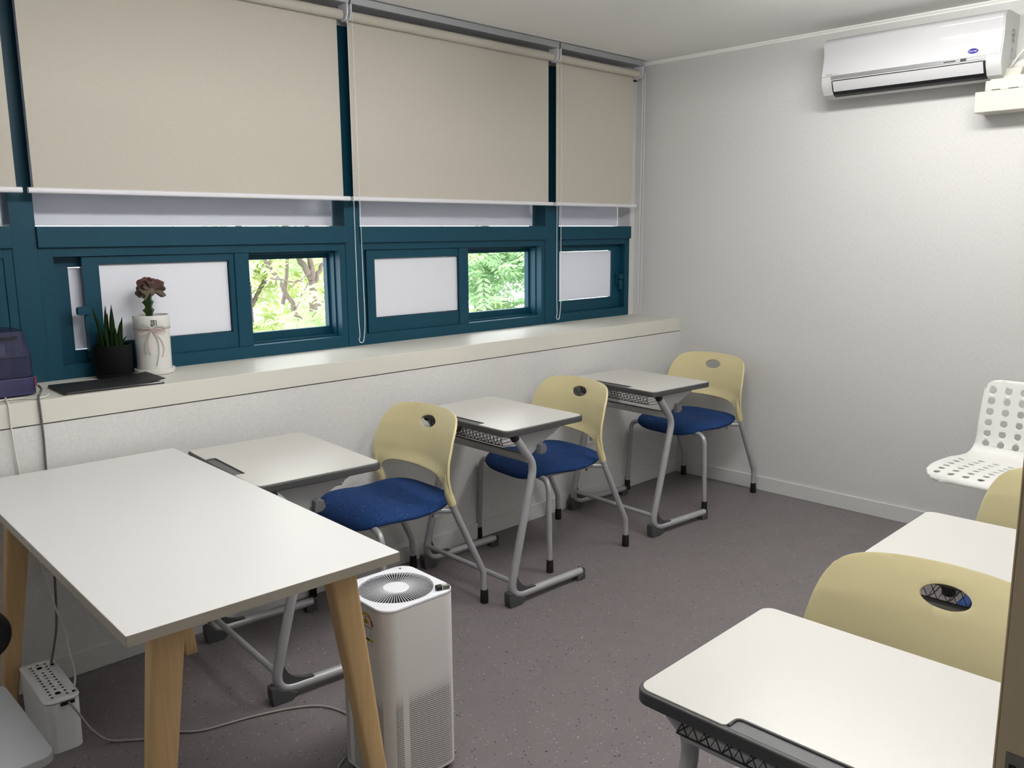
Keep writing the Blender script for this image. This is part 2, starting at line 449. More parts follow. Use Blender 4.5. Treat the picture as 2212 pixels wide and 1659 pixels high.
# cornice strips
b = MB(); b.prism([(0, H), (-.014, H), (-.014, H-.004), (-.005, H-.012), (-.005, H-.018), (0, H-.018)], YR, 0, lambda u, v, d: (u, d, v))
struct(b.build('trim_2', M['ceil'], smooth=0))
b = MB(); b.prism([(0, H), (.022, H), (.022, H-.006), (.008, H-.02), (.008, H-.028), (0, H-.028)], JX-1.5, -.022, lambda u, v, d: (d, YR+u, v))
struct(b.build('trim_3', M['ceil'], smooth=0))
# door frame beside the camera
d = empty('door_1', (JX, YR, 0), kind='structure')
f = MB(); f.box(0, .03, -.12, .0, 0, 2.08); f.box(-.0, .05, 0, .002, 0, 2.11)
f.box(DX0-JX-.03, DX0-JX, -.12, 0, 0, 2.08); f.box(DX0-JX-.05, DX0-JX, 0, .012, 0, 2.11)
f.box(DX0-JX-.03, .03, -.12, 0, 2.08, 2.11)
f.build('door_frame', M['door'], d, smooth=0, bevel=.001)
p = MB(); p.box(-.0015, 0, -.05, -.006, 1.02, 1.136); p.build('strike_plate', M['brass'], d, smooth=0)
p = MB(); p.box(-.002, -.001, -.013, -.0085, 1.04, 1.128); p.build('strike_slot', M['dark'], d, smooth=0)

# ------------------------------------------------------------------ windows
ZR0, ZR1 = 1.452, 1.527
def ring(mb, x0, x1, z0, z1, y0, y1, l, r, b_, t):
    mb.box(x0, x0+l, y0, y1, z0, z1); mb.box(x1-r, x1, y0, y1, z0, z1)
    mb.box(x0+l, x1-r, y0, y1, z0, z0+b_); mb.box(x0+l, x1-r, y0, y1, z1-t, z1)
def pane(name, x0, x1, z0, z1, y, parent, inset=.004):
    mb = MB(); t = .004
    mb.box(x0+inset, x1-inset, y, y+t, z0+inset, z1-inset, 0)
    for q in ((x0, x1, z0, z0+inset), (x0, x1, z1-inset, z1), (x0, x0+inset, z0+inset, z1-inset), (x1-inset, x1, z0+inset, z1-inset)):
        mb.box(q[0], q[1], y+.001, y+.003, q[2], q[3], 1)
    return mb.build(name, [M['film'], M['glass']], parent, smooth=0)
def latch(parent, x, z, y, side):
    mb = MB(); mb.box(x-.012, x+.012, y-.014, y, z-.03, z+.03)
    mb.prism(rnd_rect(.03, .024, .008), y-.03, y-.012, lambda u, v, d: (x+side*.012+u, d, z+.012+v))
    mb.prism(rnd_rect(.018, .05, .006), y-.034, y-.022, lambda u, v, d: (x+side*.006+u, d, z-.03+v))
    return mb.build('latch', M['teal'], parent, smooth=40, bevel=.001)
def window(n, bx0, bx1, mr, ox0, ox1, front=None, fglass=None, back=None, bglass=None, lt=None, lo=.0):
    wd = empty('window_%d' % n, ((bx0+bx1)/2, 0, SILL), kind='structure')
    X = (bx0+bx1)/2
    def loc(mb, name, mats, par=wd, **k):
        mb.v = [(x-X, y, z-SILL) for x, y, z in mb.v]
        return mb.build(name, mats, par, **k)
    fr = MB()                                          # mullion on the right, transom, bottom strip
    if mr: fr.box(bx1, mr, .0, .13, SILL, 2.40)
    fr.box(bx0, bx1, -.012, .13, ZR0, ZR1); fr.box(bx0, bx1, .03, .13, 2.36, 2.40)
    loc(fr, 'frame', M['teal'], smooth=0, bevel=.0015)
    sf = MB()
    ring(sf, bx0, bx1, SILL, ZR0, .003, .13, max(.006, ox0-bx0), bx1-ox1, .052, .034)
    # stepped outer lip and the sliding tracks
    ring(sf, ox0-.002, ox1+.002, 1.02, 1.42, .098, .13, .012, .012, .045, .036)
    sf.box(ox0, ox1, .046, .05, 1.02, 1.031); sf.box(ox0, ox1, .046, .05, 1.408, 1.42)
    sf.box(ox1-.006, ox1, .046, .05, 1.03, 1.41)
    loc(sf, 'sub_frame', M['teal'], smooth=0, bevel=.001)
    mb = MB(); t = .004; y = .10; i = .0035
    mb.box(bx0+i, bx1-i, y, y+t, ZR1+i, 2.36, 0)
    for q in ((bx0, bx1, ZR1, ZR1+i), (bx0, bx0+i, ZR1+i, 2.36), (bx1-i, bx1, ZR1+i, 2.36)): mb.box(q[0], q[1], y+.001, y+.003, q[2], q[3], 1)
    loc(mb, 'upper_pane', [M['film'], M['glass']], smooth=0)
    for nm, sx, gl, y0, y1 in (('sash', back, bglass, .056, .084), ('sash', front, fglass, .013, .042)):
        if not sx: continue
        y0 += lo; y1 += lo
        mb = MB(); ring(mb, sx[0], sx[1], 1.0225, 1.417, y0, y1, gl[0]-sx[0], sx[1]-gl[1], gl[2]-1.0225, 1.417-gl[3])
        if nm == 'sash' and y0 < .03:                  # interlock strip standing slightly proud
            mb.box(sx[1]-.064, sx[1], y0-.006, y0, 1.0225, 1.417)
        if lt and lt[3] == 'front' and y0 > .03 and not lo: pass
        so = loc(mb, nm, M['teal'], smooth=0, bevel=.001)
        pm = MB(); xx0, xx1, zz0, zz1 = gl[0], gl[1], gl[2], gl[3]; ins = .003; ym = (y0+y1)/2
        pm.box(xx0+ins, xx1-ins, ym, ym+.004, zz0+ins, zz1-ins, 0)
        for q in ((xx0, xx1, zz0, zz0+ins), (xx0, xx1, zz1-ins, zz1), (xx0, xx0+ins, zz0+ins, zz1-ins), (xx1-ins, xx1, zz0+ins, zz1-ins)):
            pm.box(q[0], q[1], ym+.001, ym+.003, q[2], q[3], 1)
        loc(pm, 'pane', [M['film'], M['glass']], so, smooth=0)
        if lt and abs(lt[2]-y0) < .012:
            lm = MB(); x, z, y, sd = lt[0], lt[1], y0, lt[4]
            lm.box(x-.012, x+.012, y-.014, y, z-.036, z+.034)
            lm.prism(rnd_rect(.046, .030, .008), y-.030, y-.010, lambda u, v, dd: (x+sd*.020+u, dd, z+.014+v))
            lm.prism(rnd_rect(.022, .058, .006), y-.036, y-.022, lambda u, v, dd: (x+sd*.010+u, dd, z-.034+v))
            loc(lm, 'latch', M['teal'], so, smooth=40, bevel=.001)
    return wd
window(1, -4.86, -3.536, -3.455, -4.83, -3.566, (-4.30, -3.567), (-4.24, -3.66, 1.09, 1.385), None, None)
window(2, -3.455, -2.164, -2.08, -3.407, -2.196, (-3.308, -2.644), (-3.25, -2.73, 1.09, 1.387), (-3.409, -2.70), (-3.345, -2.80, 1.068, 1.378), (-3.304, 1.205, .013, 'front', -1))
window(3, -2.08, -.822, -.709, -2.06, -.852, (-2.042, -1.404), (-1.995, -1.462, 1.092, 1.376), (-2.062, -1.45), (-1.99, -1.50, 1.068, 1.378))
window(4, -.709, -.045, None, -.706, -.088, None, None, (-.706, -.089), (-.66, -.165, 1.09, 1.38), (-.128, 1.20, .04, 'b', 1), -.016)

# ------------------------------------------------------------------ roller blinds
def blind(x0, x1, label, fl=.012, fr=.036, chain=None, loop=.034):
    b_ = empty('roller_blind', ((x0+x1)/2, -.075, 1.64), label=label, cat='blind', group='cream roller blinds along the window wall')
    X = (x0+x1)/2; Y = -.075; Z = 1.64
    def add(mb, name, mat, **k):
        mb.v = [(x-X, y-Y, z-Z) for x, y, z in mb.v]; return mb.build(name, mat, b_, **k)
    f = MB(); f.box(x0+fl, x1-fr, -.0675, -.0655, 1.652, 2.43); add(f, 'fabric', M['blind'], smooth=0)
    f = MB(); f.prism(rnd_rect(.022, .02, .007, 4), x0+.002, x1-.004, lambda u, v, d_: (d_, -.0665+u, 1.649+v)); add(f, 'bottom_rail', M['bottomrail'], smooth=40)
    f = MB(); f.tube([(x0+.01, -.082, 2.424), (x1-.022, -.082, 2.424)], .021, 20); add(f, 'roller', M['blind'], smooth=40)
    f = MB(); f.box(x0, x1, -.115, -.03, 2.468, H-.004); add(f, 'head_rail', M['railgrey'], smooth=0, bevel=.003)
    f = MB(); f.prism([(-.112, 2.468), (-.112, 2.43), (-.098, 2.404), (-.07, 2.398), (-.05, 2.41), (-.045, 2.468)], x0+.001, x0+.006, lambda u, v, d_: (d_, u, v)); add(f, 'bracket', M['bottomrail'], smooth=0)
    f = MB(); f.prism([(-.112, 2.468), (-.112, 2.43), (-.098, 2.404), (-.07, 2.398), (-.05, 2.41), (-.045, 2.468)], x1-.010, x1-.004, lambda u, v, d_: (d_, u, v)); add(f, 'bracket', M['bottomrail'], smooth=0)
    if chain is not None:
        zb = chain; xa, xb = x1-.014, x1-.012+loop
        pts = [(xa, -.117, 2.43), (xa+.002, -.113, 1.9), (xa+.004, -.108, 1.5), (xa+.008, -.104, 1.15), (xa+.014, -.101, zb+.04)]
        for k in range(9):
            a = PI+PI*k/8; pts.append(((xa+xb)/2+.006+(xb-xa)/2*.75*math.cos(a), -.099, zb+.018+.018*math.sin(a)))
        pts += [(xb+.008, -.102, zb+.1), (xb+.004, -.106, 1.3), (xb-.004, -.112, 1.8), (xb-.012, -.118, 2.43)]
        sp = smooth_path(pts, 8); f = MB(); f.tube(sp, .0011, 5)
        acc = 0; last = sp[0]
        for i in range(1, len(sp)):
            sgm = sp[i]-sp[i-1]; L = sgm.length; pos = 0
            while acc+(L-pos) >= .0085:
                pos += .0085-acc; acc = 0; f.ball(sp[i-1]+sgm*(pos/L), .0024, 6, 4)
            acc += L-pos
        add(f, 'pull_chain', M['white'], smooth=60)
    return b_
blind(-4.83, -3.500, 'cream roller blind at the left photo edge, only its right strip visible', fr=.020)
blind(-3.487, -2.172, 'widest cream roller blind, above the two potted plants', fl=.020, chain=.998)
blind(-2.163, -.832, 'middle cream roller blind, second from the end wall', chain=1.004)
blind(-.818, -.078, 'narrow cream roller blind in the corner beside the end wall', fr=.045, chain=.999, loop=.03)

# ------------------------------------------------------------------ ceiling lamps (outside the frame, they light the room)
def lamp(x, y, label, rz=0, mat='lamp', drop=.062):
    l_ = empty('ceiling_light', (x, y, H), rz, label=label, cat='ceiling light')
    f = MB(); f.box(-.11, .11, -.62, .62, -.03, 0); f.build('housing', M['white'], l_, smooth=0, bevel=.004)
    for dx in (-.08, .08):
        f = MB(); f.tube([(dx, -.58, -drop), (dx, .58, -drop)], .016, 12); f.build('tube_lamp', M[mat], l_, smooth=40)
        for ye in (-.5925, .5925):
            f = MB(); f.box(dx-.012, dx+.012, ye-.0125, ye+.0125, -drop-.017, -.03); f.build('lamp_holder', M['white'], l_, smooth=0)
    return l_
lamp(-1.15, -2.13, 'twin tube ceiling light nearer the end wall, above the picture')
lamp(-2.95, -2.0, 'twin tube ceiling light above the white table, above the picture', PI/2, 'lampwide', .12)

# ------------------------------------------------------------------ student desks
def make_desk():
    t = empty('student_desk')
    W, L, ZT = .45, .60, .735
    eb = MB(); eb.prism(rnd_rect(W, L, .028), ZT-.027, ZT-.0022, lambda u, v, d_: (u, v, d_))
    eb.build('edge_frame', M['darkgrey'], t, smooth=40, bevel=.004)
    # white laminate with the notch for the pen tray on the far (-x) side
    hw, hl = W/2-.0065, L/2-.0065; r = .024; g = .125; dp = .034
    o = []
    for k in range(7): a = math.radians(15*k); o.append((hw-r+r*math.cos(a), hl-r+r*math.sin(a)))
    for k in range(7): a = math.radians(90+15*k); o.append((-hw+r+r*math.cos(a), hl-r+r*math.sin(a)))
    nr = .014
    o += [(-hw, g+.006), (-hw+.004, g+.001)]
    for k in range(5): a = math.radians(90-22.5*k); o.append((-hw+dp-nr+nr*math.cos(a), g-nr+nr*math.sin(a)))
    o += [(-hw+dp, -g), (-hw, -g-.0)]
    for k in range(7): a = math.radians(180+15*k); o.append((-hw+r+r*math.cos(a), -hl+r+r*math.sin(a)))
    for k in range(7): a = math.radians(270+15*k); o.append((hw-r+r*math.cos(a), -hl+r+r*math.sin(a)))
    panel('top_panel', o, [], [], [], lambda u, v: (u, v, ZT-.002), .004, M['laminate'], t, smooth=0)
    pt = MB(); x0, x1 = -W/2+.001, -hw+dp-.002
    pt.box(x0+.006, x1-.003, -g+.002, g-.004, ZT-.006, ZT-.0018, 0)
    pt.tube(fillet([(x0+.010, g-.003, ZT-.0006), (x1, g-.003, ZT-.0006), (x1, -g+.002, ZT-.0006)], .012), .0026, 8, mi=1)
    pt.build('pen_tray', [M['midgrey'], M['darkgrey']], t, smooth=40)
    yl = .282; rr = .0165
    for sy in (1, -1):
        y = sy*yl
        path = fillet([(-.168, y, .706), (-.060, y, .570), (-.200, y, .040), (.225, y, .034)], [.09, .060], 8)
        lg = MB(); lg.tube(path, rr, 14)
        leg = lg.build('side_leg', M['steel'], t, smooth=50)
        c = MB(); c.tube([(-.176, y, .7135), (-.160, y, .692)], .018, 12); c.build('end_cap', M['rubber'], leg, smooth=40)
        ft = MB(); ft.prism([(-.208, .0), (-.145, .0), (-.122, .022), (-.150, .036), (-.176, .046), (-.198, .066), (-.2135, .062), (-.2135, .03)], y-.018, y+.018, lambda u, v, d_: (u, d_, v))
        ft.build('foot_pad', M['darkgrey'], leg, smooth=0, bevel=.003)
        ft = MB(); ft.prism([(.190, .0), (.236, .0), (.236, .046), (.226, .052), (.222, .022), (.190, .022)], y-.019, y+.019, lambda u, v, d_: (u, d_, v))
        ft.build('foot_pad', M['darkgrey'], leg, smooth=0, bevel=.003)
        gp = MB(); arc = [(-.178, .170)]
        for k in range(9):
            s_ = k/8; p0, p1, p2 = Vector((-.168, .150)), Vector((-.160, .060)), Vector((-.060, .056))
            q = p0*(1-s_)**2+p1*2*s_*(1-s_)+p2*s_*s_; arc.append((q.x, q.y))
        arc += [(-.058, .048), (-.168, .048), (-.186, .070)]
        gp.prism(arc, y-.010, y+.010, lambda u, v, d_: (u, d_, v)); gp.build('corner_gusset', M['darkgrey'], leg, smooth=40)
        yb = sy*(yl-.028)
        br = MB(); br.prism([(-.170, .706), (.120, .706), (.118, .694), (.02, .650), (-.030, .618), (-.062, .600), (-.085, .602), (-.15, .685)], yb-.006, yb+.006, lambda u, v, d_: (u, d_, v))
        bk = br.build('side_bracket', M['steel'], t, smooth=0, bevel=.0015)
        kb = MB(); kb.prism([(-.018, -.022), (.010, -.020), (.024, -.008), (.018, .016), (0, .024), (-.014, .018)], yb+sy*.006, yb+sy*.030, lambda u, v, d_: (-.008+u, d_, .625+v))
        kb.build('height_knob', M['midgrey'], bk, smooth=40, bevel=.003)
    st = MB(); st.tube([(-.186, -yl, .105), (-.186, yl, .105)], .0105, 10); st.build('stretcher', M['steel'], t, smooth=50)
    st = MB(); st.prism(rnd_rect(.022, .034, .008, 4), -yl, yl, lambda u, v, d_: (-.090+u, d_, .600+v)); st.build('cross_rail', M['steel'], t, smooth=50)
    # wire book basket: diamond lattice front and floor
    bs = MB(); ya, yb = -.235, .235; N = 22; wr = .0017
    step = (yb-ya)/N
    for off in (0, 1):
        zz = [(-.186, ya+step*i, .704 if (i+off) % 2 else .660) for i in range(N+1)]
        bs.tube(zz, wr, 5)
    bs.tube([(-.186, ya, .706), (-.186, yb, .706)], .0022, 6)
    for i in range(0, N+1, 2):
        y = ya+step*i; bs.tube([(-.186, y, .660), (-.150, y, .656), (.10, y, .666), (.135, y, .704)], .0014, 5)
    for x, z in ((-.186, .660), (-.02, .661), (.10, .666), (.135, .704)): bs.tube([(x, ya, z), (x, yb, z)], .0018, 6)
    bs.build('wire_basket', M['wire'], t, smooth=60)
    return t
DG = 'single student desks'
desk0 = make_desk()
desks = [(-2.965, -.760, -4.5, 'student desk beside the white table, nearest of the row below the windows'),
         (-1.940, -.772, -1.5, 'middle student desk of the row under the window sill'),
         (-.870, -.705, -4.0, 'student desk nearest the corner below the window sill'),
         (-3.098, -2.858, .6, 'large foreground student desk at the bottom right beside the door frame'),
         (-2.240, -2.868, .8, 'student desk at the right edge behind the foreground chair back')]
for i, (x, y, a, lb) in enumerate(desks):
    o = desk0 if i == 0 else copy_tree(desk0)
    o.location = (x, y, 0); o.rotation_euler = (0, 0, math.radians(a)); tag(o, lb, 'desk', DG)

# ------------------------------------------------------------------ student chairs
def make_chair():
    t = empty('student_chair')
    # cushion
    N, R = 56, 9
    def outline(a):
        ca, sa = math.cos(a), math.sin(a); e = 2/3.6
        x = math.copysign(abs(ca)**e, ca); y = math.copysign(abs(sa)**e, sa)
        fw = .226+.018*(1-x)/2
        return -.306+.236*x, fw*y
    def base(x, y):
        z = .446
        fr = max(0, -.42-x); z -= .042*(fr/.12)**2
        z -= .010*math.exp(-((x+.27)/.08)**2)
        if x > -.20: z += .04*(x+.20)
        z -= .30*max(0, abs(y)-.15)**2*(1.6 if x < -.3 else .6)*2
        return z
    cs = MB(); vs = []; fs = []
    rings = [0, .25, .5, .72, .86, .94, .985, 1.0]
    def prof(r): return .024*(1-r**7)**.5 if r < 1 else 0
    top = []; bot = []
    for r in rings[1:]:
        ids = []
        for k in range(N):
            x, y = outline(2*PI*k/N); x = -.306+(x+.306)*r; y *= r
            ids.append(len(vs)); vs.append((x, y, base(x, y)+prof(r)))
        top.append(ids)
    for r in rings[1:-1]:
        ids = []
        for k in range(N):
            x, y = outline(2*PI*k/N); x = -.306+(x+.306)*r; y *= r
            ids.append(len(vs)); vs.append((x, y, base(x, y)-prof(r)*.9))
        bot.append(ids)
    bot.append(top[-1])
    ct, cb = len(vs), len(vs)+1; vs += [(-.306, 0, base(-.306, 0)+.024), (-.306, 0, base(-.306, 0)-.0216)]
    for rg, c in ((top, ct), (bot, cb)):
        for k in range(N): fs.append((c, rg[0][k], rg[0][(k+1) % N]))
        for i in range(len(rg)-1):
            for k in range(N): fs.append((rg[i][k], rg[i][(k+1) % N], rg[i+1][(k+1) % N], rg[i+1][k]))
    cs.add(vs, fs); cs.build('seat', M['fabric'], t, smooth=80)
    # moulded back shell with an oval hand hole and two legs that sleeve the tubes
    half = [(.262, .480), (.2645, .54), (.266, .60), (.264, .66), (.259, .71), (.250, .755), (.240, .783), (.223, .807), (.196, .823), (.150, .8325), (.075, .837)]
    inner = [(.060, .604), (.110, .602), (.155, .596), (.188, .582), (.212, .556), (.226, .520), (.231, .480)]
    o = [(-y, z) for y, z in half]+[(0, .838)]+[(y, z) for y, z in reversed(half)]
    o += [(y, z) for y, z in reversed(inner)]+[(0, .605)]+[(-y, z) for y, z in inner]
    hole = [(.052*math.cos(2*PI*k/40), .776+.0235*math.sin(2*PI*k/40)) for k in range(40)]
    half = [(p.x, p.y) for p in smooth_path([(a, b_, 0) for a, b_ in half], 4)]; inner = [(p.x, p.y) for p in smooth_path([(a, b_, 0) for a, b_ in inner], 3)]
    o = [(-y, z) for y, z in half]+[(0, .838)]+[(y, z) for y, z in reversed(half)]
    o += [(y, z) for y, z in reversed(inner)]+[(0, .605)]+[(-y, z) for y, z in inner]
    zm = lambda z: .485+(z-.48)*.605 if z < .604 else z-.044
    o = [(y, zm(z)) for y, z in o]; hole = [(y, z-.044) for y, z in hole]
    def lean(z):
        pts = [(.44, -.148), (.50, -.168), (.56, -.180), (.62, -.176), (.70, -.152), (.76, -.124), (.80, -.100)]
        for (a, xa), (b_, xb) in zip(pts, pts[1:]):
            if z <= b_:
                s_ = (z-a)/(b_-a); return xa+(xb-xa)*s_
        return pts[-1][1]
    def bend(y, z):
        k = min(1, max(0, (z-.49)/.12)); k = k*k*(3-2*k)
        return (lean(z)+.062*k*(1-(y/.262)**2)*1.0, y, z)
    cu = [i*.02-.26 for i in range(27)]; cv = [.49+.02*i for i in range(16)]
    bo = panel('backrest', o, [hole], cu, cv, bend, .009, M['yellow'], t, smooth=50, bevel=.003)
    for sy in (1, -1):
        sl = MB(); sl.tube([(-.150, sy*.2465, .450), (-.159, sy*.2465, .475), (-.168, sy*.2465, .50), (-.174, sy*.2465, .525), (-.1775, sy*.246, .55), (-.179, sy*.245, .575)], [.0165, .0168, .0158, .0128, .008, .002], 14); sl.build('sleeve', M['yellow'], bo, smooth=60)
    for sy in (1, -1):
        y = sy*.25
        lg = MB(); lg.tube(fillet([(0, y+sy*.002, .03), (-.004, y+sy*.002, .135), (-.143, sy*.2465, .43), (-.167, sy*.2465, .50)], .04), .0135, 12)
        l_ = lg.build('leg', M['steel'], t, smooth=60)
        c = MB(); c.lathe([(.0165, 0), (.0175, .004), (.0155, .055), (.0145, .058)], 16, 0, y+sy*.002); c.build('leg_tip', M['rubber'], l_, smooth=40)
        lg = MB(); lg.tube(fillet([(-.492, sy*.276, .03), (-.486, sy*.258, .418), (-.472, sy*.11, .418)], .055, 8), .0125, 12)
        l_ = lg.build('leg', M['steel'], t, smooth=60)
        c = MB(); c.lathe([(.0155, 0), (.0165, .004), (.0148, .055), (.0138, .058)], 16, -.492, sy*.276); c.build('leg_tip', M['rubber'], l_, smooth=40)
    sf = MB(); sf.tube([(-.472, -.12, .418), (-.472, .12, .418)], .0125, 12)
    for sy in (1, -1):
        sf.tube(fillet([(-.142, sy*.243, .424), (-.185, sy*.205, .424), (-.30, sy*.185, .420), (-.470, sy*.165, .412)], .03), .0115, 10)
        sf.box(-.215, -.195, sy*.205-.008, sy*.205+.008, .402, .416)
    sf.tube([(-.20, -.20, .424), (-.20, .20, .424)], .0105, 10)
    sf.build('seat_frame', M['steel'], t, smooth=60)
    return t
CG = 'yellow backed student chairs'
chair0 = make_chair()
chairs = [(-2.174, -.690, -3.0, 'yellow-backed blue seat chair behind the desk beside the white table'),
          (-1.243, -.708, -7.5, 'middle yellow-backed chair with its blue seat under the middle desk'),
          (-.062, -.702, -4.0, 'yellow-backed blue seat chair in the corner against the end wall'),
          (-2.500, -2.806, 0.5, 'foreground yellow chair back behind the large desk by the door frame'),
          (-1.488, -2.852, 1.0, 'yellow chair back half hidden at the right edge before the white perforated chair')]
for i, (x, y, a, lb) in enumerate(chairs):
    o = chair0 if i == 0 else copy_tree(chair0)
    o.location = (x, y, 0); o.rotation_euler = (0, 0, math.radians(a)); tag(o, lb, 'chair', CG)

# ------------------------------------------------------------------ white perforated chair
def perforated_chair(loc, rz):
    t = empty('perforated_chair', loc, rz, label='white perforated plastic chair against the end wall below the air conditioner', cat='chair')
    # s runs from the front lip over the seat and up the back
    ctrl = [(-.46, .470), (-.452, .489), (-.42, .500), (-.33, .503), (-.20, .497), (-.09, .492), (-.035, .500), (.0, .530), (.018, .58), (.030, .66), (.043, .75), (.060, .838)]
    path = smooth_path([(x, 0, z) for x, z in ctrl], 10)
    cum = [0]
    for a, b_ in zip(path, path[1:]): cum.append(cum[-1]+(b_-a).length)
    T = cum[-1]
    def at(s):
        s = min(max(s, 0), T)
        for i in range(len(cum)-1):
            if s <= cum[i+1]:
                k = (s-cum[i])/(cum[i+1]-cum[i]+1e-9); return path[i].lerp(path[i+1], k)
        return path[-1]
    hw = [(0, .165), (.012, .195), (.035, .218), (.08, .232), (.20, .233), (.34, .222), (.44, .205), (.52, .193), (.60, .189), (.68, .187), (.76, .183), (T-.05, .180), (T-.02, .172), (T-.006, .155), (T, .13)]
    hw = [(p.x, p.y) for p in smooth_path([(a, b_, 0) for a, b_ in hw], 4)]
    o = [(-w_, s_) for s_, w_ in hw]+[(w_, s_) for s_, w_ in reversed(hw)]
    holes = []
    def hole(u, v, r, n=14): holes.append([(u+r*math.cos(2*PI*k/n), v+r*1.0*math.sin(2*PI*k/n)) for k in range(n)])
    for i in range(6):
        for j in range(6):
            hole((j-2.5)*.060, T-.050-i*.048, .0145)
    for i in range(7):
        for j in range(7):
            if i == 6 and j in (0, 6): continue
            hole((j-3)*.060, .052+i*.052, .0145)
    def bend(u, s):
        p = at(s); k = (u/.22)**2
        if s < .45: return (p.x+.035*k*max(0, 1-s/.15), u, p.z+.012*k*max(0, min(1, (s-.1)/.2))-.012*k*max(0, 1-s/.12))
        return (p.x-.035*k*min(1, (s-.45)/.15), u, p.z+.012*k*max(0, 1-(s-.45)/.1))
    panel('seat_shell', o, holes, [i*.015-.225 for i in range(31)], [T*i/64 for i in range(1, 64)], bend, .007, M['chairwhite'], t, smooth=60, even=False)
    c = MB(); c.box(-.32, -.10, -.09, .09, .468, .486); c.lathe([(.022, .10), (.022, .30), (.03, .30), (.03, .47)], 20, -.21, 0); c.build('seat_post', M['steel'], t, smooth=40)
    for k in range(5):
        a = 2*PI*k/5+.35; ca, sa = math.cos(a), math.sin(a)
        l_ = MB(); l_.tube([(-.21+.02*ca, .02*sa, .11), (-.21+.15*ca, .15*sa, .085), (-.21+.27*ca, .27*sa, .065)], [.022, .018, .013], 10)
        lo_ = l_.build('base_leg', M['chairwhite'], t, smooth=50)
        w_ = MB(); w_.lathe([(.010, .0), (.026, .006), (.028, .026), (.026, .046), (.010, .052)], 14, -.21+.262*ca, .262*sa); w_.build('glide', M['rubber'], lo_, smooth=40)
    return t
perforated_chair((-.330, -2.365, 0), math.radians(-4))

# ------------------------------------------------------------------ white table on oak legs
tb = empty('work_table', (-3.538, -1.106, 0), math.radians(-1.9), label='large white table with splayed oak legs in the left foreground', cat='table')
mb = MB(); mb.box(-.3135, .3135, -.692, .692, .7255, .7485, 0)
mb.build('table_top', M['tablewhite'], tb, smooth=0, bevel=.0012)
mb = MB()
for q in ((-.3145, .3145, -.693, -.692), (-.3145, .3145, .692, .693), (-.3145, -.3135, -.693, .693), (.3135, .3145, -.693, .693)): mb.box(q[0], q[1], q[2], q[3], .7253, .7478)
mb.build('edge_banding', M['edgeshade'], tb, smooth=0)  # strips carry the painted shade of the table's edges
for sx in (1, -1):
    for sy in (1, -1):
        mb = MB(); a = rnd_rect(.072, .050, .010, 3); b_ = rnd_rect(.044, .032, .008, 3); n = len(a)
        tx, ty, fx, fy = sx*.202, sy*.592, sx*.292, sy*.622
        vs = [(tx+u, ty+v, .7255) for u, v in a]+[(fx+u, fy+v, 0) for u, v in b_]
        mb.add(vs, [tuple(range(n-1, -1, -1)), tuple(n+i for i in range(n))]+[(i, (i+1) % n, n+(i+1) % n, n+i) for i in range(n)])
        mb.build('leg', M['wood'], tb, smooth=40)

# ------------------------------------------------------------------ air purifier
pu = empty('air_purifier', (-3.087, -1.568, 0), math.radians(-1.5), label='white tower air purifier with round top grille beside the table leg', cat='air purifier')
w_, rc = .24, .042
loop = rnd_rect(w_, w_, rc, 8)
per = []; tot = 0
for i, p in enumerate(loop):
    q = loop[(i+1) % len(loop)]; per.append(math.hypot(q[0]-p[0], q[1]-p[1])); tot += per[-1]
side = tot/4
mb = MB(); zs = [.022, .12, .25, .33, .528]; n = len(loop)
cumv = [0]
for x in per: cumv.append(cumv[-1]+x)
vs = [(x, y, z) for z in zs for x, y in loop]
mb.add(vs, [(j*n+i, j*n+(i+1) % n, (j+1)*n+(i+1) % n, (j+1)*n+i) for j in range(len(zs)-1) for i in range(n)])
start = math.pi  # perimeter offset so that every face is centred on u = 0
def uvf(poly, vi):
    ks = sorted(set(v % n for v in poly.vertices)); wrap = ks[0] == 0 and ks[-1] == n-1
    k = vi % n; s_ = cumv[k] if not (wrap and k == 0) else cumv[n]
    mid = (cumv[ks[0]]+cumv[ks[1]])/2 if not wrap else (cumv[n-1]+cumv[n])/2
    # arcs start at the +x face's upper corner: face centres lie at arc/2 + side multiples
    arc = rc*PI/2
    base_ = arc+(w_-2*rc)/2
    kk = round((mid-base_)/side)
    return (s_-base_-kk*side, mb.v[vi][2])
mb.uv = uvf
mb.build('body', M['purskin'], pu, smooth=40, fix=False)
mb = MB(); mb.prism(rnd_rect(.215, .215, .035), 0, .024, lambda u, v, d_: (u, v, d_)); mb.build('base', M['darkgrey'], pu, smooth=40)
# top: rounded square plate with a real circular opening
bm = bmesh.new(); RO = .103; nn = 64
hol = [(RO*math.cos(2*PI*k/nn), RO*math.sin(2*PI*k/nn)) for k in range(nn)]
for lp in (rnd_rect(w_, w_, rc, 8), hol):
    vv = [bm.verts.new((x, y, 0)) for x, y in lp]
    for i in range(len(vv)): bm.edges.new((vv[i], vv[(i+1) % len(vv)]))
bmesh.ops.triangle_fill(bm, use_beauty=True, edges=bm.edges[:], normal=(0, 0, 1))
bmesh.ops.translate(bm, verts=bm.verts, vec=(0, 0, .532))
me = bpy.data.meshes.new('top_plate'); bm.to_mesh(me); bm.free(); me.materials.append(M['purtop'])
tp = finish('top_plate', me, pu, 30); sm = tp.modifiers.new('thickness', 'SOLIDIFY'); sm.thickness = .010; sm.offset = 0
bv = tp.modifiers.new('bevel', 'BEVEL'); bv.width = .003; bv.segments = 3; bv.limit_method = 'ANGLE'; bv.angle_limit = math.radians(50)
gr = MB(); 
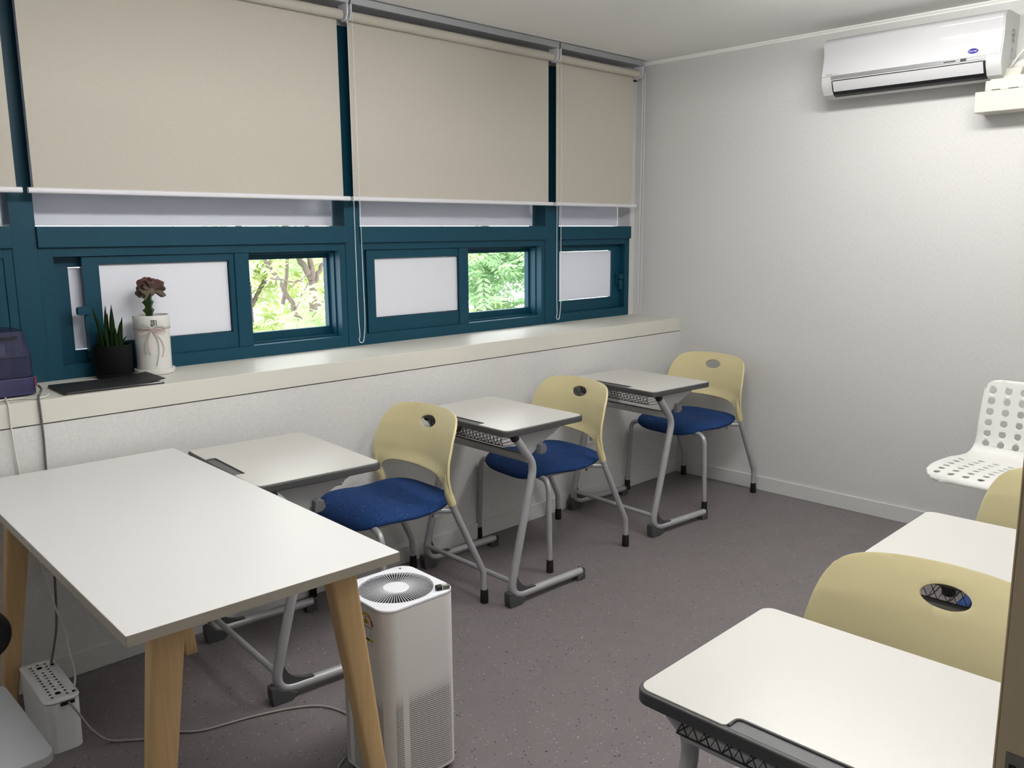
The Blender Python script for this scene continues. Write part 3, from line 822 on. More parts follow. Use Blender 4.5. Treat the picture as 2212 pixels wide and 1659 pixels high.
for k in range(76):
    a = 2*PI*k/76; ca, sa = math.cos(a), math.sin(a); t_ = .0006
    pts = []
    for r_, z0, z1 in ((.034, .5340, .535), (.1035, .5340, .5352)):
        for sgn in (-1, 1):
            for z in (z0, z1): pts.append((r_*ca-sgn*t_*sa, r_*sa+sgn*t_*ca, z))
    gr.add(pts, [(0, 1, 3, 2), (4, 6, 7, 5), (0, 4, 5, 1), (2, 3, 7, 6), (1, 5, 7, 3), (0, 2, 6, 4)])
for r_ in (.060, .085): gr.tube([(r_*math.cos(2*PI*k/48), r_*math.sin(2*PI*k/48), .526) for k in range(48)], .0011, 5, closed=True)
go = gr.build('grille', M['purtop'], pu, smooth=0)
mb = MB(); mb.lathe([(.0, .530), (.036, .530), (.0365, .5345), (.034, .537), (.0, .5378)], 40); mb.build('grille_cap', M['purtop'], go, smooth=40)
mb = MB(); mb.lathe([(.0, .455), (.03, .455), (.108, .47), (.108, .528)], 48); mb.build('fan_well', M['dark'], pu, smooth=40)
mb = MB(); 
for k in range(9):
    a = 2*PI*k/9; mb.add([(.03*math.cos(a), .03*math.sin(a), .475), (.095*math.cos(a-.15), .095*math.sin(a-.15), .472), (.095*math.cos(a+.3), .095*math.sin(a+.3), .500), (.03*math.cos(a+.5), .03*math.sin(a+.5), .500)], [(0, 1, 2, 3)])
mb.build('fan_blades', M['darkgrey'], pu, smooth=40, fix=False)
mb = MB(); mb.lathe([(.0, .537), (.0042, .537), (.0042, .5378), (0, .5380)], 16, .085, .098); mb.build('power_button', M['midgrey'], pu, smooth=30)
# energy label on the left face
LX = -.1204
lab = MB()
def seg(a0, a1, r0, r1, cy, cz, mi):
    for k in range(6):
        b0, b1 = math.radians(a0+(a1-a0)*k/6), math.radians(a0+(a1-a0)*(k+1)/6)
        lab.add([(LX, cy+r*math.cos(b), cz+r*math.sin(b)) for r, b in ((r0, b0), (r1, b0), (r1, b1), (r0, b1))], [(0, 1, 2, 3)], mi)
CYL, CZL = -.033, .480
def pl(y0, y1, z0, z1, mi, x=LX): lab.add([(x, y0, z0), (x, y1, z0), (x, y1, z1), (x, y0, z1)], [(0, 1, 2, 3)], mi)
for a0, a1, mi in ((0, 35, 3), (37, 71, 0), (73, 107, 0), (109, 143, 2), (145, 180, 1)): seg(a0, a1, .0245, .033, CYL, CZL, mi)
seg(0, 180, 0, .0145, CYL, CZL+.001, 0)
lab.add([(LX, CYL-.004, CZL+.018), (LX, CYL+.004, CZL+.018), (LX, CYL, CZL+.0235)], [(0, 1, 2)], 5)
pl(CYL-.030, CYL+.030, CZL-.008, CZL-.005, 4)
for k, ww in enumerate((.016, .011, .02)): pl(CYL+.012-ww*.2, CYL+.012+ww*.5, CZL-.018-k*.006, CZL-.0165-k*.006, 4)
for k, ww in enumerate((.010, .016, .012)): pl(CYL-.026, CYL-.026+ww, CZL-.018-k*.006, CZL-.0168-k*.006, 4)
pl(CYL-.030, CYL+.030, CZL-.046, CZL-.036, 0); pl(CYL-.014, CYL+.014, CZL-.043, CZL-.039, 5, LX-.0002)
pl(CYL-.026, CYL+.022, CZL-.056, CZL-.0545, 4)
lo_ = lab.build('energy_label', [M['yellowlab'], M['redlab'], M['orangelab'], M['greenlab'], M['greyink'], M['dark']], pu, smooth=0, fix=False)
lo_['label'] = 'yellow energy rating label'
mt = Matrix(((0, 0, -1, LX-.0003), (-1, 0, 0, CYL), (0, 1, 0, CZL+.007), (0, 0, 0, 1)))
text_mesh('rating_number', '3', .016, M['dark'], lo_, mt, .0001, True)

# small black and clear dongle on the purifier's corner
dg = empty('dongle', (-3.006, -1.672, .5375), math.radians(-20), label='tiny black and silver dongle on the corner of the air purifier', cat='dongle')
mb = MB(); mb.prism(rnd_rect(.018, .0125, .005, 4), -.020, -.004, lambda u, v, d_: (d_, u, .0066+v)); mb.build('cap', M['dark'], dg, smooth=40, bevel=.002)
mb = MB(); mb.prism(rnd_rect(.017, .012, .002, 3), -.004, .018, lambda u, v, d_: (d_, u, .0064+v)); mb.build('plug', M['brass'], dg, smooth=40, bevel=.001)
mb = MB(); mb.box(-.004, -.0025, -.0094, .0094, .0002, .0134); mb.box(.0, .012, -.004, .003, .0125, .0131); mb.build('silver_band', M['white'], dg, smooth=0)

# ------------------------------------------------------------------ cable box, cords
cb = empty('cable_box', (-3.735, -.662, 0), math.radians(-2), label='white slotted cable organiser box on the floor under the table', cat='cable box')
mb = MB(); mb.prism(rnd_rect(.094, .31, .024, 5), 0, .1535, lambda u, v, d_: (u*(1-.03*(1-d_/.155)), v, d_)); mb.build('box_body', M['white'], cb, smooth=40)
sl = [rnd_rect(.008, .012, .0035, 2, (i-1)*.020, -.118+.0215*j+(.005 if i % 2 else 0)) for i in range(3) for j in range(12)]
sl = [s_ for s_ in sl if not any(abs((s_[0][1]+s_[5][1])/2-c_) < .020 and abs(sum(p[0] for p in s_)/len(s_)) < .012 for c_ in (-.10, .10))]
sl += [rnd_rect(.015, .020, .003, 2, 0, -.10), rnd_rect(.015, .020, .003, 2, 0, .10), rnd_rect(.014, .020, .003, 2, .038, .10), rnd_rect(.012, .018, .003, 2, .040, -.118)]
ld = panel('lid', rnd_rect(.098, .314, .026, 5), sl, [], [], lambda u, v: (u, v, .1585), .003, M['white'], cb, smooth=40)
mb = MB(); mb.prism(rnd_rect(.086, .30, .02, 4), .1535, .1545, lambda u, v, d_: (u, v, d_)); mb.build('box_inside', M['dark'], cb, smooth=0)
mb = MB(); mb.box(-.008, .030, -.1575, -.1535, .143, .153); mb.build('cord_slot', M['dark'], cb, smooth=0)

def cord(name, pts, r, mat, label, cat='cord'):
    mb = MB(); mb.tube(smooth_path(pts, 7), r, 7); o = mb.build(name, mat, smooth=60); tag(o, label, cat); return o
cord('power_cord', [(-3.5590, -.225, .995), (-3.570, -.292, .993), (-3.594, -.345, .979), (-3.602, -.3735, .965), (-3.600, -.3735, .86), (-3.602, -.3735, .75), (-3.605, -.375, .55), (-3.622, -.42, .42), (-3.636, -.45, .30), (-3.655, -.49, .23), (-3.697, -.565, .166)], .0038, M['cablegrey'], 'dark grey power cord hanging from the purple machine to the floor box')
cord('extension_cable', [(-3.672, -.270, .9745), (-3.684, -.330, .975), (-3.690, -.3735, .966), (-3.689, -.3745, .88), (-3.682, -.3745, .75), (-3.672, -.376, .60), (-3.664, -.43, .466), (-3.642, -.462, .30), (-3.630, -.502, .225), (-3.640, -.55, .195), (-3.650, -.62, .165), (-3.676, -.72, .169), (-3.697, -.778, .168)], .0028, M['cablewhite'], 'white cord draped over the sill edge down to the floor box')
cord('sill_cord', [(-3.70, -.30, .9735), (-3.64, -.312, .9735), (-3.606, -.338, .9735), (-3.570, -.328, .9735), (-3.545, -.281, .9735)], .0028, M['cablewhite'], 'short white cord end lying on the sill beside the purple machine')
cord('floor_cord', [(-3.728, -.822, .150), (-3.716, -.850, .128), (-3.690, -.868, .07), (-3.648, -.868, .014), (-3.600, -.90, .005), (-3.543, -.942, .005), (-3.481, -.961, .005), (-3.416, -1.010, .005), (-3.268, -1.05, .005), (-3.150, -1.10, .005), (-3.085, -1.155, .005), (-3.055, -1.25, .005), (-3.06, -1.40, .008), (-3.08, -1.4455, .012)], .0034, M['cabletan'], 'grey power cord running over the floor to the air purifier')
cord('floor_cord', [(-3.215, -1.60, .005), (-3.26, -1.55, .005), (-3.235, -1.47, .005), (-3.19, -1.435, .005)], .0032, M['cabletan'], 'loose bend of pale cord at the foot of the air purifier')

# ------------------------------------------------------------------ things on the sill
# purple machine
pm = empty('purple_machine', (-3.735, -.150, SILL), math.radians(2), label='dark purple translucent machine on the sill at the left edge', cat='machine')
mb = MB(); mb.prism(rnd_rect(.33, .23, .04), .004, .062, lambda u, v, d_: (u, v, d_)); mb.build('machine_base', M['purplesolid'], pm, smooth=40, bevel=.003)
mb = MB(); mb.prism(rnd_rect(.30, .20, .03), 0, .006, lambda u, v, d_: (u, v, d_)); mb.build('rubber_feet', M['rubber'], pm, smooth=0)
mb = MB(); a = rnd_rect(.322, .222, .04); b_ = rnd_rect(.296, .198, .04); n = len(a)
for z0, z1, q0, q1 in ((.064, .130, a, a), (.132, .215, a, b_)):
    vs = [(u, v, z0) for u, v in q0]+[(u, v, z1) for u, v in q1]
    mb.add(vs, [(i, (i+1) % n, n+(i+1) % n, n+i) for i in range(n)])
mb.add([(u, v, .215) for u, v in b_], [tuple(range(n))])
mb.build('clear_cover', M['purple'], pm, smooth=40)
mb = MB(); mb.box(-.13, .10, -.075, .07, .064, .15); mb.box(-.12, .05, -.07, .05, .152, .19); mb.build('inner_unit', M['midgrey'], pm, smooth=0, bevel=.006)
mb = MB(); mb.box(-.10, .085, -.0815, -.0755, .135, .175); mb.build('paper_label', M['paper'], pm, smooth=0)
mb = MB(); mb.box(.02, .115, -.1115, -.104, .1935, .200); mb.box(-.15, .15, -.1120, -.1095, .130, .132); mb.build('dark_seams', M['dark'], pm, smooth=0)
mb = MB(); mb.box(.1625, .170, -.080, -.055, .025, .058); mb.build('rocker_switch', M['red'], pm, smooth=0, bevel=.002)

fo = empty('folder', (-3.345, -.247, SILL), math.radians(-2.5), label='black flat folder lying on the sill before the potted plants', cat='folder')
mb = MB(); mb.box(-.162, .165, -.098, .098, 0, .004); mb.build('back_cover', M['folder'], fo, smooth=0, bevel=.001)
mb = MB(); mb.box(-.155, .158, -.093, .093, .004, .0075); mb.build('pages', M['paper'], fo, smooth=0)
bm_ = MB(); nn = 14; vs = []
for i in range(nn+1):
    u = -.165+.333*i/nn; z = .010+.010*max(0, (i-8)/6)**2
    vs += [(u, -.1, z), (u, .1, z), (u, -.1, z-.0025), (u, .1, z-.0025)]
fs = []
for i in range(nn):
    a = i*4; b2 = a+4
    fs += [(a, b2, b2+1, a+1), (a+2, a+3, b2+3, b2+2), (a, a+2, b2+2, b2), (a+1, b2+1, b2+3, a+3)]
fs += [(0, 1, 3, 2), (nn*4, nn*4+2, nn*4+3, nn*4+1)]
bm_.add(vs, fs); bm_.box(-.166, -.160, -.1, .1, 0, .0095); bm_.build('front_cover', M['folder'], fo, smooth=40)

# black pot with cylindrical snake plant
bp = empty('snake_plant', (-3.257, -.076, SILL), 0, label='spiky dark green plant in a black pot at the window', cat='potted plant')
mb = MB(); mb.lathe([(.052, .0), (.062, .004), (.064, .014), (.060, .017), (.062, .022), (.066, .06), (.067, .118), (.0655, .124), (.061, .124), (.060, .10), (.0, .10)], 44); mb.build('pot', M['potblack'], bp, smooth=40)
mb = MB(); mb.lathe([(.0605, .108), (.03, .112), (0, .113)], 30); mb.build('soil', M['grit'], bp, smooth=40)
spk = [(-.030, .004, -.058, .262), (-.012, .012, -.008, .268), (.000, -.006, .006, .264), (.014, .010, .012, .270), (-.020, -.014, -.026, .20), (.024, -.010, .032, .205), (.034, .002, .045, .222), (.008, -.022, .010, .185), (-.006, .020, .0, .24), (.040, .012, .062, .150), (-.034, .014, -.05, .17)]
for bx, by, tx, h in spk:
    mb = MB(); pts = []; rr = []
    r0 = .0078 if h > .16 else .004
    for k in range(9):
        s_ = k/8; pts.append((bx+(tx-bx)*s_*s_, by+.004*math.sin(3*s_), .108+(h-.108)*s_)); rr.append(max(.0006, r0*(1-.1*s_)*(1-s_**4)))
    mb.tube(pts, rr, 9); mb.build('leaf', M['snake'], bp, smooth=70)
# white pot with crested cactus
wp = empty('crested_cactus', (-3.110, -.086, SILL), 0, label='purple crested cactus in a tall white pot with a ribbon bow', cat='potted plant')
mb = MB(); mb.lathe([(.058, .0), (.070, .002), (.0735, .012), (.073, .020), (.067, .021), (.0655, .014), (.0, .014)], 48); mb.build('saucer', M['potwhite'], wp, smooth=40)
mb = MB(); mb.lathe([(.055, .014), (.0625, .018), (.0632, .16), (.0640, .178), (.0652, .180), (.0660, .222), (.0650, .2245), (.0605, .2245), (.0600, .205), (.0, .205)], 48); po = mb.build('pot', M['potwhite'], wp, smooth=40)
mb = MB(); mb.lathe([(.0605, .208), (.03, .211), (0, .212)], 30); mb.build('soil', M['grit'], wp, smooth=40)
# triangular stem with teeth
mb = MB(); vs = []; fs = []; Z = 17
for i in range(Z):
    s_ = i/(Z-1); z = .208+.098*s_; tooth = .5+.5*math.cos(2*PI*(s_*3.2)); 
    for k in range(3):
        a = 2*PI*k/3+.5
        R_ = (.016+.011*max(0, tooth)**2.2)*(1 if s_ < .95 else .7)
        vs += [(R_*math.cos(a)-.002, R_*math.sin(a), z+.003*tooth), (.0085*math.cos(a+PI/3)-.002, .0085*math.sin(a+PI/3), z)]
for i in range(Z-1):
    for k in range(6): fs.append((i*6+k, i*6+(k+1) % 6, (i+1)*6+(k+1) % 6, (i+1)*6+k))
fs += [tuple(range(5, -1, -1)), tuple((Z-1)*6+k for k in range(6))]
mb.add(vs, fs); mb.build('stem', M['cactus'], wp, smooth=30)
# ruffled crest: three wavy fans close behind one another
mb = MB(); rg = random.Random(5)
for q, (dy, a_lo, a_hi, R0, tilt) in enumerate(((-.014, 200, -35, .044, -.25), (.0, 215, -40, .052, .0), (.013, 205, -25, .047, .25), (-.020, 225, 120, .046, -.5))):
    nu, nv = 84, 8; vs = []; fs = []; ph = [rg.uniform(0, 6) for _ in range(5)]
    for i in range(nu+1):
        u = i/nu; a = math.radians(a_lo+(a_hi-a_lo)*u)
        wav = math.sin(u*34+ph[0])*.007+math.sin(u*17+ph[1])*.006
        R_ = R0+.0045*math.sin(u*15+ph[2])+.0035*math.sin(u*41+ph[3])
        for j_ in range(nv+1):
            v = j_/nv; r_ = .004+(R_-.004)*v
            vs.append((.008+r_*math.cos(a)*1.02+.003*v*math.sin(u*50+ph[4]), dy*(.3+v)+tilt*.02*v+wav*v**1.4, .318+r_*.92*math.sin(a)+.003*v*math.sin(u*44)))
    for i in range(nu):
        for j_ in range(nv): fs.append((i*(nv+1)+j_, (i+1)*(nv+1)+j_, (i+1)*(nv+1)+j_+1, i*(nv+1)+j_+1))
    mb.add(vs, fs)
mb.ball((.003, -.002, .312), .015, 12, 8, sc=(1.2, .9, 1.0))
cr = mb.build('crest', M['crest'], wp, smooth=60); sm = cr.modifiers.new('thickness', 'SOLIDIFY'); sm.thickness = .006; sm.offset = 0
# ribbon band and bow facing the room (towards -x -y)
fa = math.radians(-112); cf, sf_ = math.cos(fa), math.sin(fa)
def onpot(a, z, off=.0015, R_=.0655):
    return ((R_+off)*math.cos(fa+a), (R_+off)*math.sin(fa+a), z)
mb = MB(); mb2 = MB()
mb.tube([onpot(2*PI*k/48, .176+.001*math.sin(k), .0016, .0642) for k in range(48)], .0014, 6, closed=True)
mb2.tube([onpot(2*PI*k/48, .1735, .0016, .0638) for k in range(48)], .0013, 6, closed=True)
def bow(m_, loops, r_):
    for pts in loops: m_.tube(smooth_path([onpot(a, z, o_) for a, z, o_ in pts], 8), r_, 6)
K = .03
bow(mb, [[(0, .176, .003), (-.25, .19, .006), (-.50, .194, .007), (-.58, .184, .007), (-.3, .176, .005), (0, .175, .004)],
         [(0, .176, .003), (.3, .185, .006), (.60, .182, .007), (.62, .170, .007), (.3, .168, .005), (0, .175, .004)],
         [(0, .175, .003), (-.25, .15, .003), (-.38, .125, .002), (-.42, .10, .002), (-.36, .082, .002)],
         [(0, .175, .003), (.15, .155, .003), (.30, .12, .002), (.28, .08, .002), (.12, .035, .002)]], .0014)
bow(mb2, [[(0, .175, .004), (-.3, .178, .007), (-.62, .168, .008), (-.60, .155, .007), (-.3, .158, .005), (0, .175, .003)],
          [(0, .175, .004), (.3, .176, .007), (.66, .170, .008), (.64, .158, .008), (.3, .164, .005), (0, .175, .003)],
          [(0, .175, .003), (-.15, .15, .003), (-.24, .125, .002), (-.24, .10, .002), (-.14, .08, .002)],
          [(0, .175, .003), (.2, .158, .003), (.48, .13, .002), (.60, .10, .002), (.48, .068, .002)]], .0013)
mb.build('green_cord', M['ribbong'], po, smooth=60); mb2.build('pink_cord', M['ribbonp'], po, smooth=60)
ta = .13
mb = MB(); qs = [onpot(ta-.155+.31*k/6, z, .0008, .066) for k in range(7) for z in (.186, .2085)]
mb.add(qs, [(2*k, 2*k+2, 2*k+3, 2*k+1) for k in range(6)]); mb.build('name_tag', M['dark'], po, smooth=60, fix=False)
mb = MB()
def stroke(a0, z0, a1, z1, w__=.0011):
    p = [onpot(ta+a0, z0-w__, .0014, .066), onpot(ta+a1, z1-w__, .0014, .066), onpot(ta+a1, z1+w__, .0014, .066), onpot(ta+a0, z0+w__, .0014, .066)]
    if abs(a0-a1) < .02: p = [onpot(ta+a0-.012, z0, .0014, .066), onpot(ta+a0+.012, z0, .0014, .066), onpot(ta+a1+.012, z1, .0014, .066), onpot(ta+a1-.012, z1, .0014, .066)]
    mb.add(p, [(0, 1, 2, 3)])
for st in ((-.12, .205, -.12, .199), (-.12, .1995, -.06, .1995), (-.04, .206, -.04, .198), (-.04, .202, -.01, .202), (.03, .205, .12, .205), (.075, .205, .03, .200), (.075, .203, .12, .2), (.03, .1985, .12, .1985),
           (-.12, .195, -.06, .195), (-.09, .195, -.12, .190), (-.03, .196, -.03, .188), (-.06, .1885, .0, .1885), (.03, .195, .10, .195), (.10, .195, .10, .191), (.03, .191, .10, .191), (.03, .188, .12, .188)): stroke(*st)
mb.build('tag_lettering', M['paper'], po, smooth=0, fix=False)

# ------------------------------------------------------------------ air conditioner
ac = empty('air_conditioner', (0, -1.70, 2.14), 0, label='white wall-mounted air conditioner high on the end wall', cat='air conditioner')
prof = [(0, .285), (-.125, .285), (-.165, .279), (-.184, .266), (-.190, .252), (-.186, .225), (-.183, .19), (-.186, .155), (-.195, .118), (-.200, .092), (-.199, .064), (-.188, .040), (-.168, .014), (-.140, .001), (-.10, .0), (-.03, .012), (0, .03)]
y0, y1 = -.405, .405
mb = MB(); mb.prism(prof, y0, y1, lambda u, v, d_: (u, d_, v)); mb.build('body', M['acbody'], ac, smooth=25, bevel=.003)
# curved glossy front panel, standing slightly proud of the body
fr = [(-.168, .2785), (-.187, .2665), (-.1935, .252), (-.1895, .225), (-.1865, .19), (-.1895, .155), (-.1985, .120), (-.2030, .104), (-.2035, .099)]
def curve_strip(mb, pr, ya, yb, t=.004, mi=0):
    P = smooth_path([(x, 0, z) for x, z in pr], 5); vs = []; fs = []; n_ = len(P)
    for p in P: vs += [(p.x, ya, p.z), (p.x, yb, p.z), (p.x+t, ya, p.z), (p.x+t, yb, p.z)]
    for i in range(n_-1):
        a = 4*i; b2 = a+4; fs += [(a, a+1, b2+1, b2), (a+2, b2+2, b2+3, a+3), (a, b2, b2+2, a+2), (a+1, a+3, b2+3, b2+1)]
    fs += [(0, 2, 3, 1), (n_*4-4, n_*4-3, n_*4-1, n_*4-2)]
    mb.add(vs, fs, mi)
mb = MB(); curve_strip(mb, fr, y0+.006, y1-.002); fp = mb.build('front_panel', M['acwhite'], ac, smooth=50)
mb = MB(); mb.box(-.2035, -.1955, y0+.065, y1-.050, .083, .0965); mb.build('display_strip', M['greystrip'], ac, smooth=0)
mb = MB(); mb.box(-.2042, -.2010, y0+.14, y0+.165, .084, .0955); mb.box(-.2040, -.2010, y0+.185, y0+.235, .0875, .0925); mb.build('display', M['dark'], ac, smooth=0)
mb = MB(); mb.prism([(-.2040, .077), (-.2035, .0715), (-.1915, .040), (-.171, .012), (-.150, .004), (-.145, .01), (-.16, .02), (-.19, .06), (-.195, .077)], y0+.062, y1-.055, lambda u, v, d_: (u, d_, v)); mb.build('air_outlet', M['dark'], ac, smooth=0)
mb = MB(); mb.prism([(-.2085, .0705), (-.2065, .072), (-.1975, .053), (-.1885, .034), (-.1840, .0265), (-.1862, .0255), (-.1910, .033), (-.2005, .052)], y0+.070, y1-.062, lambda u, v, d_: (u, d_, v)); mb.build('louver_flap', M['acwhite'], ac, smooth=30)
mb = MB(); cyb, czb = -1.989+1.70, 2.252-2.14+.010
ov = [(.021*math.cos(2*PI*k/32), .0105*math.sin(2*PI*k/32)) for k in range(32)]
xb = -.2005
mb.prism(ov, xb-.0022, xb+.006, lambda u, v, d_: (d_+(-.18*v), cyb+u, czb+v)); bd = mb.build('badge', M['badge'], fp, smooth=40)
bd['label'] = 'blue oval badge'
mt = Matrix(((0, -.18, -1, xb-.0026), (-1, 0, 0, cyb), (0, 1, 0, czb), (0, 0, 0, 1)))
text_mesh('badge_lettering', 'Carrier', .0115, M['white'], bd, mt, .0002)
mt = Matrix(((0, -.2, -1, -.2035), (-1, 0, 0, .365), (0, 1, 0, .106), (0, 0, 0, 1)))
text_mesh('series_lettering', 'Xpower', .0105, M['greyink'], fp, mt, .0002, True)
mt = Matrix(((0, -.2, -1, -.2037), (-1, 0, 0, .330), (0, 1, 0, .106), (0, 0, 0, 1)))
text_mesh('series_lettering', 'Inverter', .0075, M['railgrey'], fp, mt, .0002)
# printed sticker on the right end
mb = MB()
def swirl(cx_, cz_, rx, rz, a0, a1, w__, mi=0):
    N_ = 14
    for k in range(N_):
        b0, b1 = math.radians(a0+(a1-a0)*k/N_), math.radians(a0+(a1-a0)*(k+1)/N_)
        mb.add([(cx_+r_*rx*math.cos(b), y0-.0008, cz_+r_*rz*math.sin(b)) for r_, b in ((1-w__, b0), (1, b0), (1, b1), (1-w__, b1))], [(0, 1, 2, 3)], mi)
swirl(-.062, .185, .018, .030, 20, 330, .16); swirl(-.060, .182, .010, .016, 0, 300, .45); swirl(-.070, .190, .022, .026, 100, 200, .12)
for z0, z1, x0, x1 in ((.118, .136, -.075, -.066), (.098, .112, -.080, -.077), (.100, .118, -.064, -.062), (.092, .096, -.075, -.06)):
    mb.add([(x0, y0-.0008, z0), (x1, y0-.0008, z0), (x1, y0-.0008, z1), (x0, y0-.0008, z1)], [(0, 1, 2, 3)])
mb.build('side_sticker', M['greyink'], ac, smooth=0, fix=False)
mb = MB(); mb.box(-.05, -.012, y0-.004, y0, .07, .085); mb.build('pipe_knockout', M['dark'], ac, smooth=0)
mb = MB(); mb.tube(smooth_path([(-.035, -2.09, 2.205), (-.035, -2.14, 2.205), (-.035, -2.25, 2.198), (-.035, -2.45, 2.19), (-.035, -2.7, 2.19)], 5), .026, 12); o = mb.build('refrigerant_pipe', M['trimwhite'], smooth=60); tag(o, 'white wrapped pipe leaving the right end of the air conditioner', 'pipe')
cord('white_wall_cable', [(-.02, -2.035, 2.150), (-.045, -2.075, 2.168), (-.07, -2.112, 2.205), (-.07, -2.150, 2.258), (-.05, -2.22, 2.32), (-.02, -2.30, 2.40), (-.012, -2.32, 2.47)], .0055, M['cablewhite'], 'thin white cable rising beside the right end of the air conditioner', 'cable')

# ------------------------------------------------------------------ cream stepped housing on the end wall
hs = empty('wall_housing', (0, -2.30, 2.0), 0, label='cream stepped plastic housing on the wall at the upper right edge', cat='wall housing')
def hy(y): return y+2.30
mb = MB(); mb.box(-.145, 0, hy(-2.66), hy(-1.993), .005, .094); mb.build('lower_case', M['cream'], hs, smooth=0, bevel=.003)
mb = MB(); mb.prism([(hy(-2.032), .094), (hy(-2.032), .136), (hy(-2.052), .138), (hy(-2.052), .149), (hy(-2.168), .149), (hy(-2.66), .149), (hy(-2.66), .094)], -.142, -.005, lambda u, v, d_: (d_, u, v)); mb.build('upper_case', M['cream'], hs, smooth=0, bevel=.002)
mb = MB(); mb.prism([(-.140, .149), (-.118, .185), (-.01, .185), (-.01, .149)], hy(-2.168), hy(-2.056), lambda u, v, d_: (u, d_, v)); mb.build('top_cover', M['cream'], hs, smooth=0, bevel=.002)
mb = MB(); mb.box(-.1428, -.141, hy(-2.094), hy(-2.059), .0955, .0985); mb.box(-.1428, -.141, hy(-2.165), hy(-2.126), .0955, .0985); mb.build('vent_slots', M['dark'], hs, smooth=0)

# wall outlet behind the middle chair
ou = empty('wall_outlet', (-.842, -D, .388), 0, label='white round-socket wall outlet under the sill behind the middle chair', cat='outlet')
mb = MB(); mb.prism(rnd_rect(.075, .118, .006), -.010, 0, lambda u, v, d_: (u, d_, v)); mb.build('cover_plate', M['white'], ou, smooth=40, bevel=.002)
for dz in (.026, -.026):
    mb = MB(); mb.prism([(.019*math.cos(2*PI*k/24), .019*math.sin(2*PI*k/24)+dz) for k in range(24)], -.0112, -.0098, lambda u, v, d_: (u, d_, v)); so = mb.build('socket', M['railgrey'], ou, smooth=40)
    mb = MB()
    for dx in (-.0095, .0095): mb.prism([(dx+.0026*math.cos(2*PI*k/10), .0026*math.sin(2*PI*k/10)+dz) for k in range(10)], -.0116, -.0111, lambda u, v, d_: (u, d_, v))
    mb.build('pin_holes', M['dark'], so, smooth=0)

# ------------------------------------------------------------------ teacher's chair at the lower left edge
tc = empty('teacher_chair', (-4.165, -1.365, 0), 0, label='pale grey chair seat with a black armrest at the lower left edge', cat='chair')
mb = MB(); mb.prism(rnd_rect(.42, .395, .030), .418, .440, lambda u, v, d_: (u, v, d_)); mb.build('seat', M['seatgrey'], tc, smooth=40, bevel=.004)
for sy in (1, -1):
    mb = MB(); mb.prism(rnd_rect(.34, .125, .060, 8, .072, .562), sy*.215-.016, sy*.215+.016, lambda u, v, d_: (u, d_, v)) if sy > 0 else mb.prism(rnd_rect(.20, .04, .018, 6, -.10, .60), sy*.215-.016, sy*.215+.016, lambda u, v, d_: (u, d_, v))
    ar = mb.build('armrest', M['rubber'], tc, smooth=40, bevel=.008)
    mb = MB(); mb.tube([(-.10, sy*.17, .41), (-.10, sy*.215, .43), (-.10, sy*.215, .59)], .011, 8); mb.build('arm_support', M['rubber'], ar, smooth=50)
mb = MB(); mb.prism(rnd_rect(.40, .40, .05), -.225, -.205, lambda u, v, d_: (d_, u, .70+v)); mb.box(-.228, -.20, -.03, .03, .42, .54); mb.build('backrest', M['rubber'], tc, smooth=40, bevel=.006)
mb = MB(); mb.lathe([(.028, .08), (.028, .25), (.02, .25), (.02, .40), (.08, .41), (.08, .42)], 16, -.03, 0); mb.build('gas_column', M['dark'], tc, smooth=40)
for k in range(5):
    a = 2*PI*k/5+PI; mb = MB(); mb.tube([(-.03, 0, .09), (-.03+.14*math.cos(a), .14*math.sin(a), .075), (-.03+.25*math.cos(a), .25*math.sin(a), .055)], [.022, .018, .012], 8)
    bl = mb.build('base_leg', M['dark'], tc, smooth=50)
    mb = MB(); mb.ball((-.03+.25*math.cos(a), .25*math.sin(a), .025), .025, 12, 8); mb.build('caster', M['rubber'], bl, smooth=50)

# ------------------------------------------------------------------ outdoors
GZ = -3.6
struct(MB().box(-14, 26, 1.5, 40, GZ-.1, GZ).build('ground', M['ground'], smooth=0))
def leaflet(mb, p, d_, n_, L, W, mi=0):
    d_ = d_.normalized(); s_ = d_.cross(n_).normalized(); n2 = s_.cross(d_)
    a = p; b_ = p+d_*L*.38+s_*W*.5-n2*W*.10; c = p+d_*L-n2*L*.10; e = p+d_*L*.38-s_*W*.5-n2*W*.10; m_ = p+d_*L*.45
    mb.add([a, b_, m_, e, c], [(0, 1, 2), (0, 2, 3), (2, 1, 4), (3, 2, 4)], mi)
def compound(mb, p, d_, rg, L=.30, pairs=5, lw=(.10, .035), mi=0):
    d_ = d_.normalized(); side_ = d_.cross(Vector((0, 0, 1)))
    if side_.length < .1: side_ = Vector((1, 0, 0))
    side_.normalize(); nrm = side_.cross(d_)
    for k in range(pairs):
        t_ = (k+1)/(pairs+.3); q = p+d_*L*t_-Vector((0, 0, 1))*L*.25*t_*t_
        for sg in (1, -1):
            ld_ = (side_*sg*1.0+d_*.55-Vector((0, 0, 1))*rg.uniform(.1, .5))
            leaflet(mb, q, ld_, nrm+Vector((rg.uniform(-.3, .3),)*3), lw[0]*rg.uniform(.8, 1.15), lw[1], mi)
    leaflet(mb, p+d_*L-Vector((0, 0, 1))*L*.25, d_-Vector((0, 0, .3)), nrm, lw[0], lw[1], mi)
def branch_path(p0, p1, wob, rg, n=7):
    pts = [Vector(p0)]
    for k in range(1, n):
        pts.append(Vector(p0).lerp(Vector(p1), k/n)+Vector((rg.uniform(-wob, wob), rg.uniform(-wob, wob), rg.uniform(-wob, wob))))
    pts.append(Vector(p1)); return smooth_path(pts, 4)
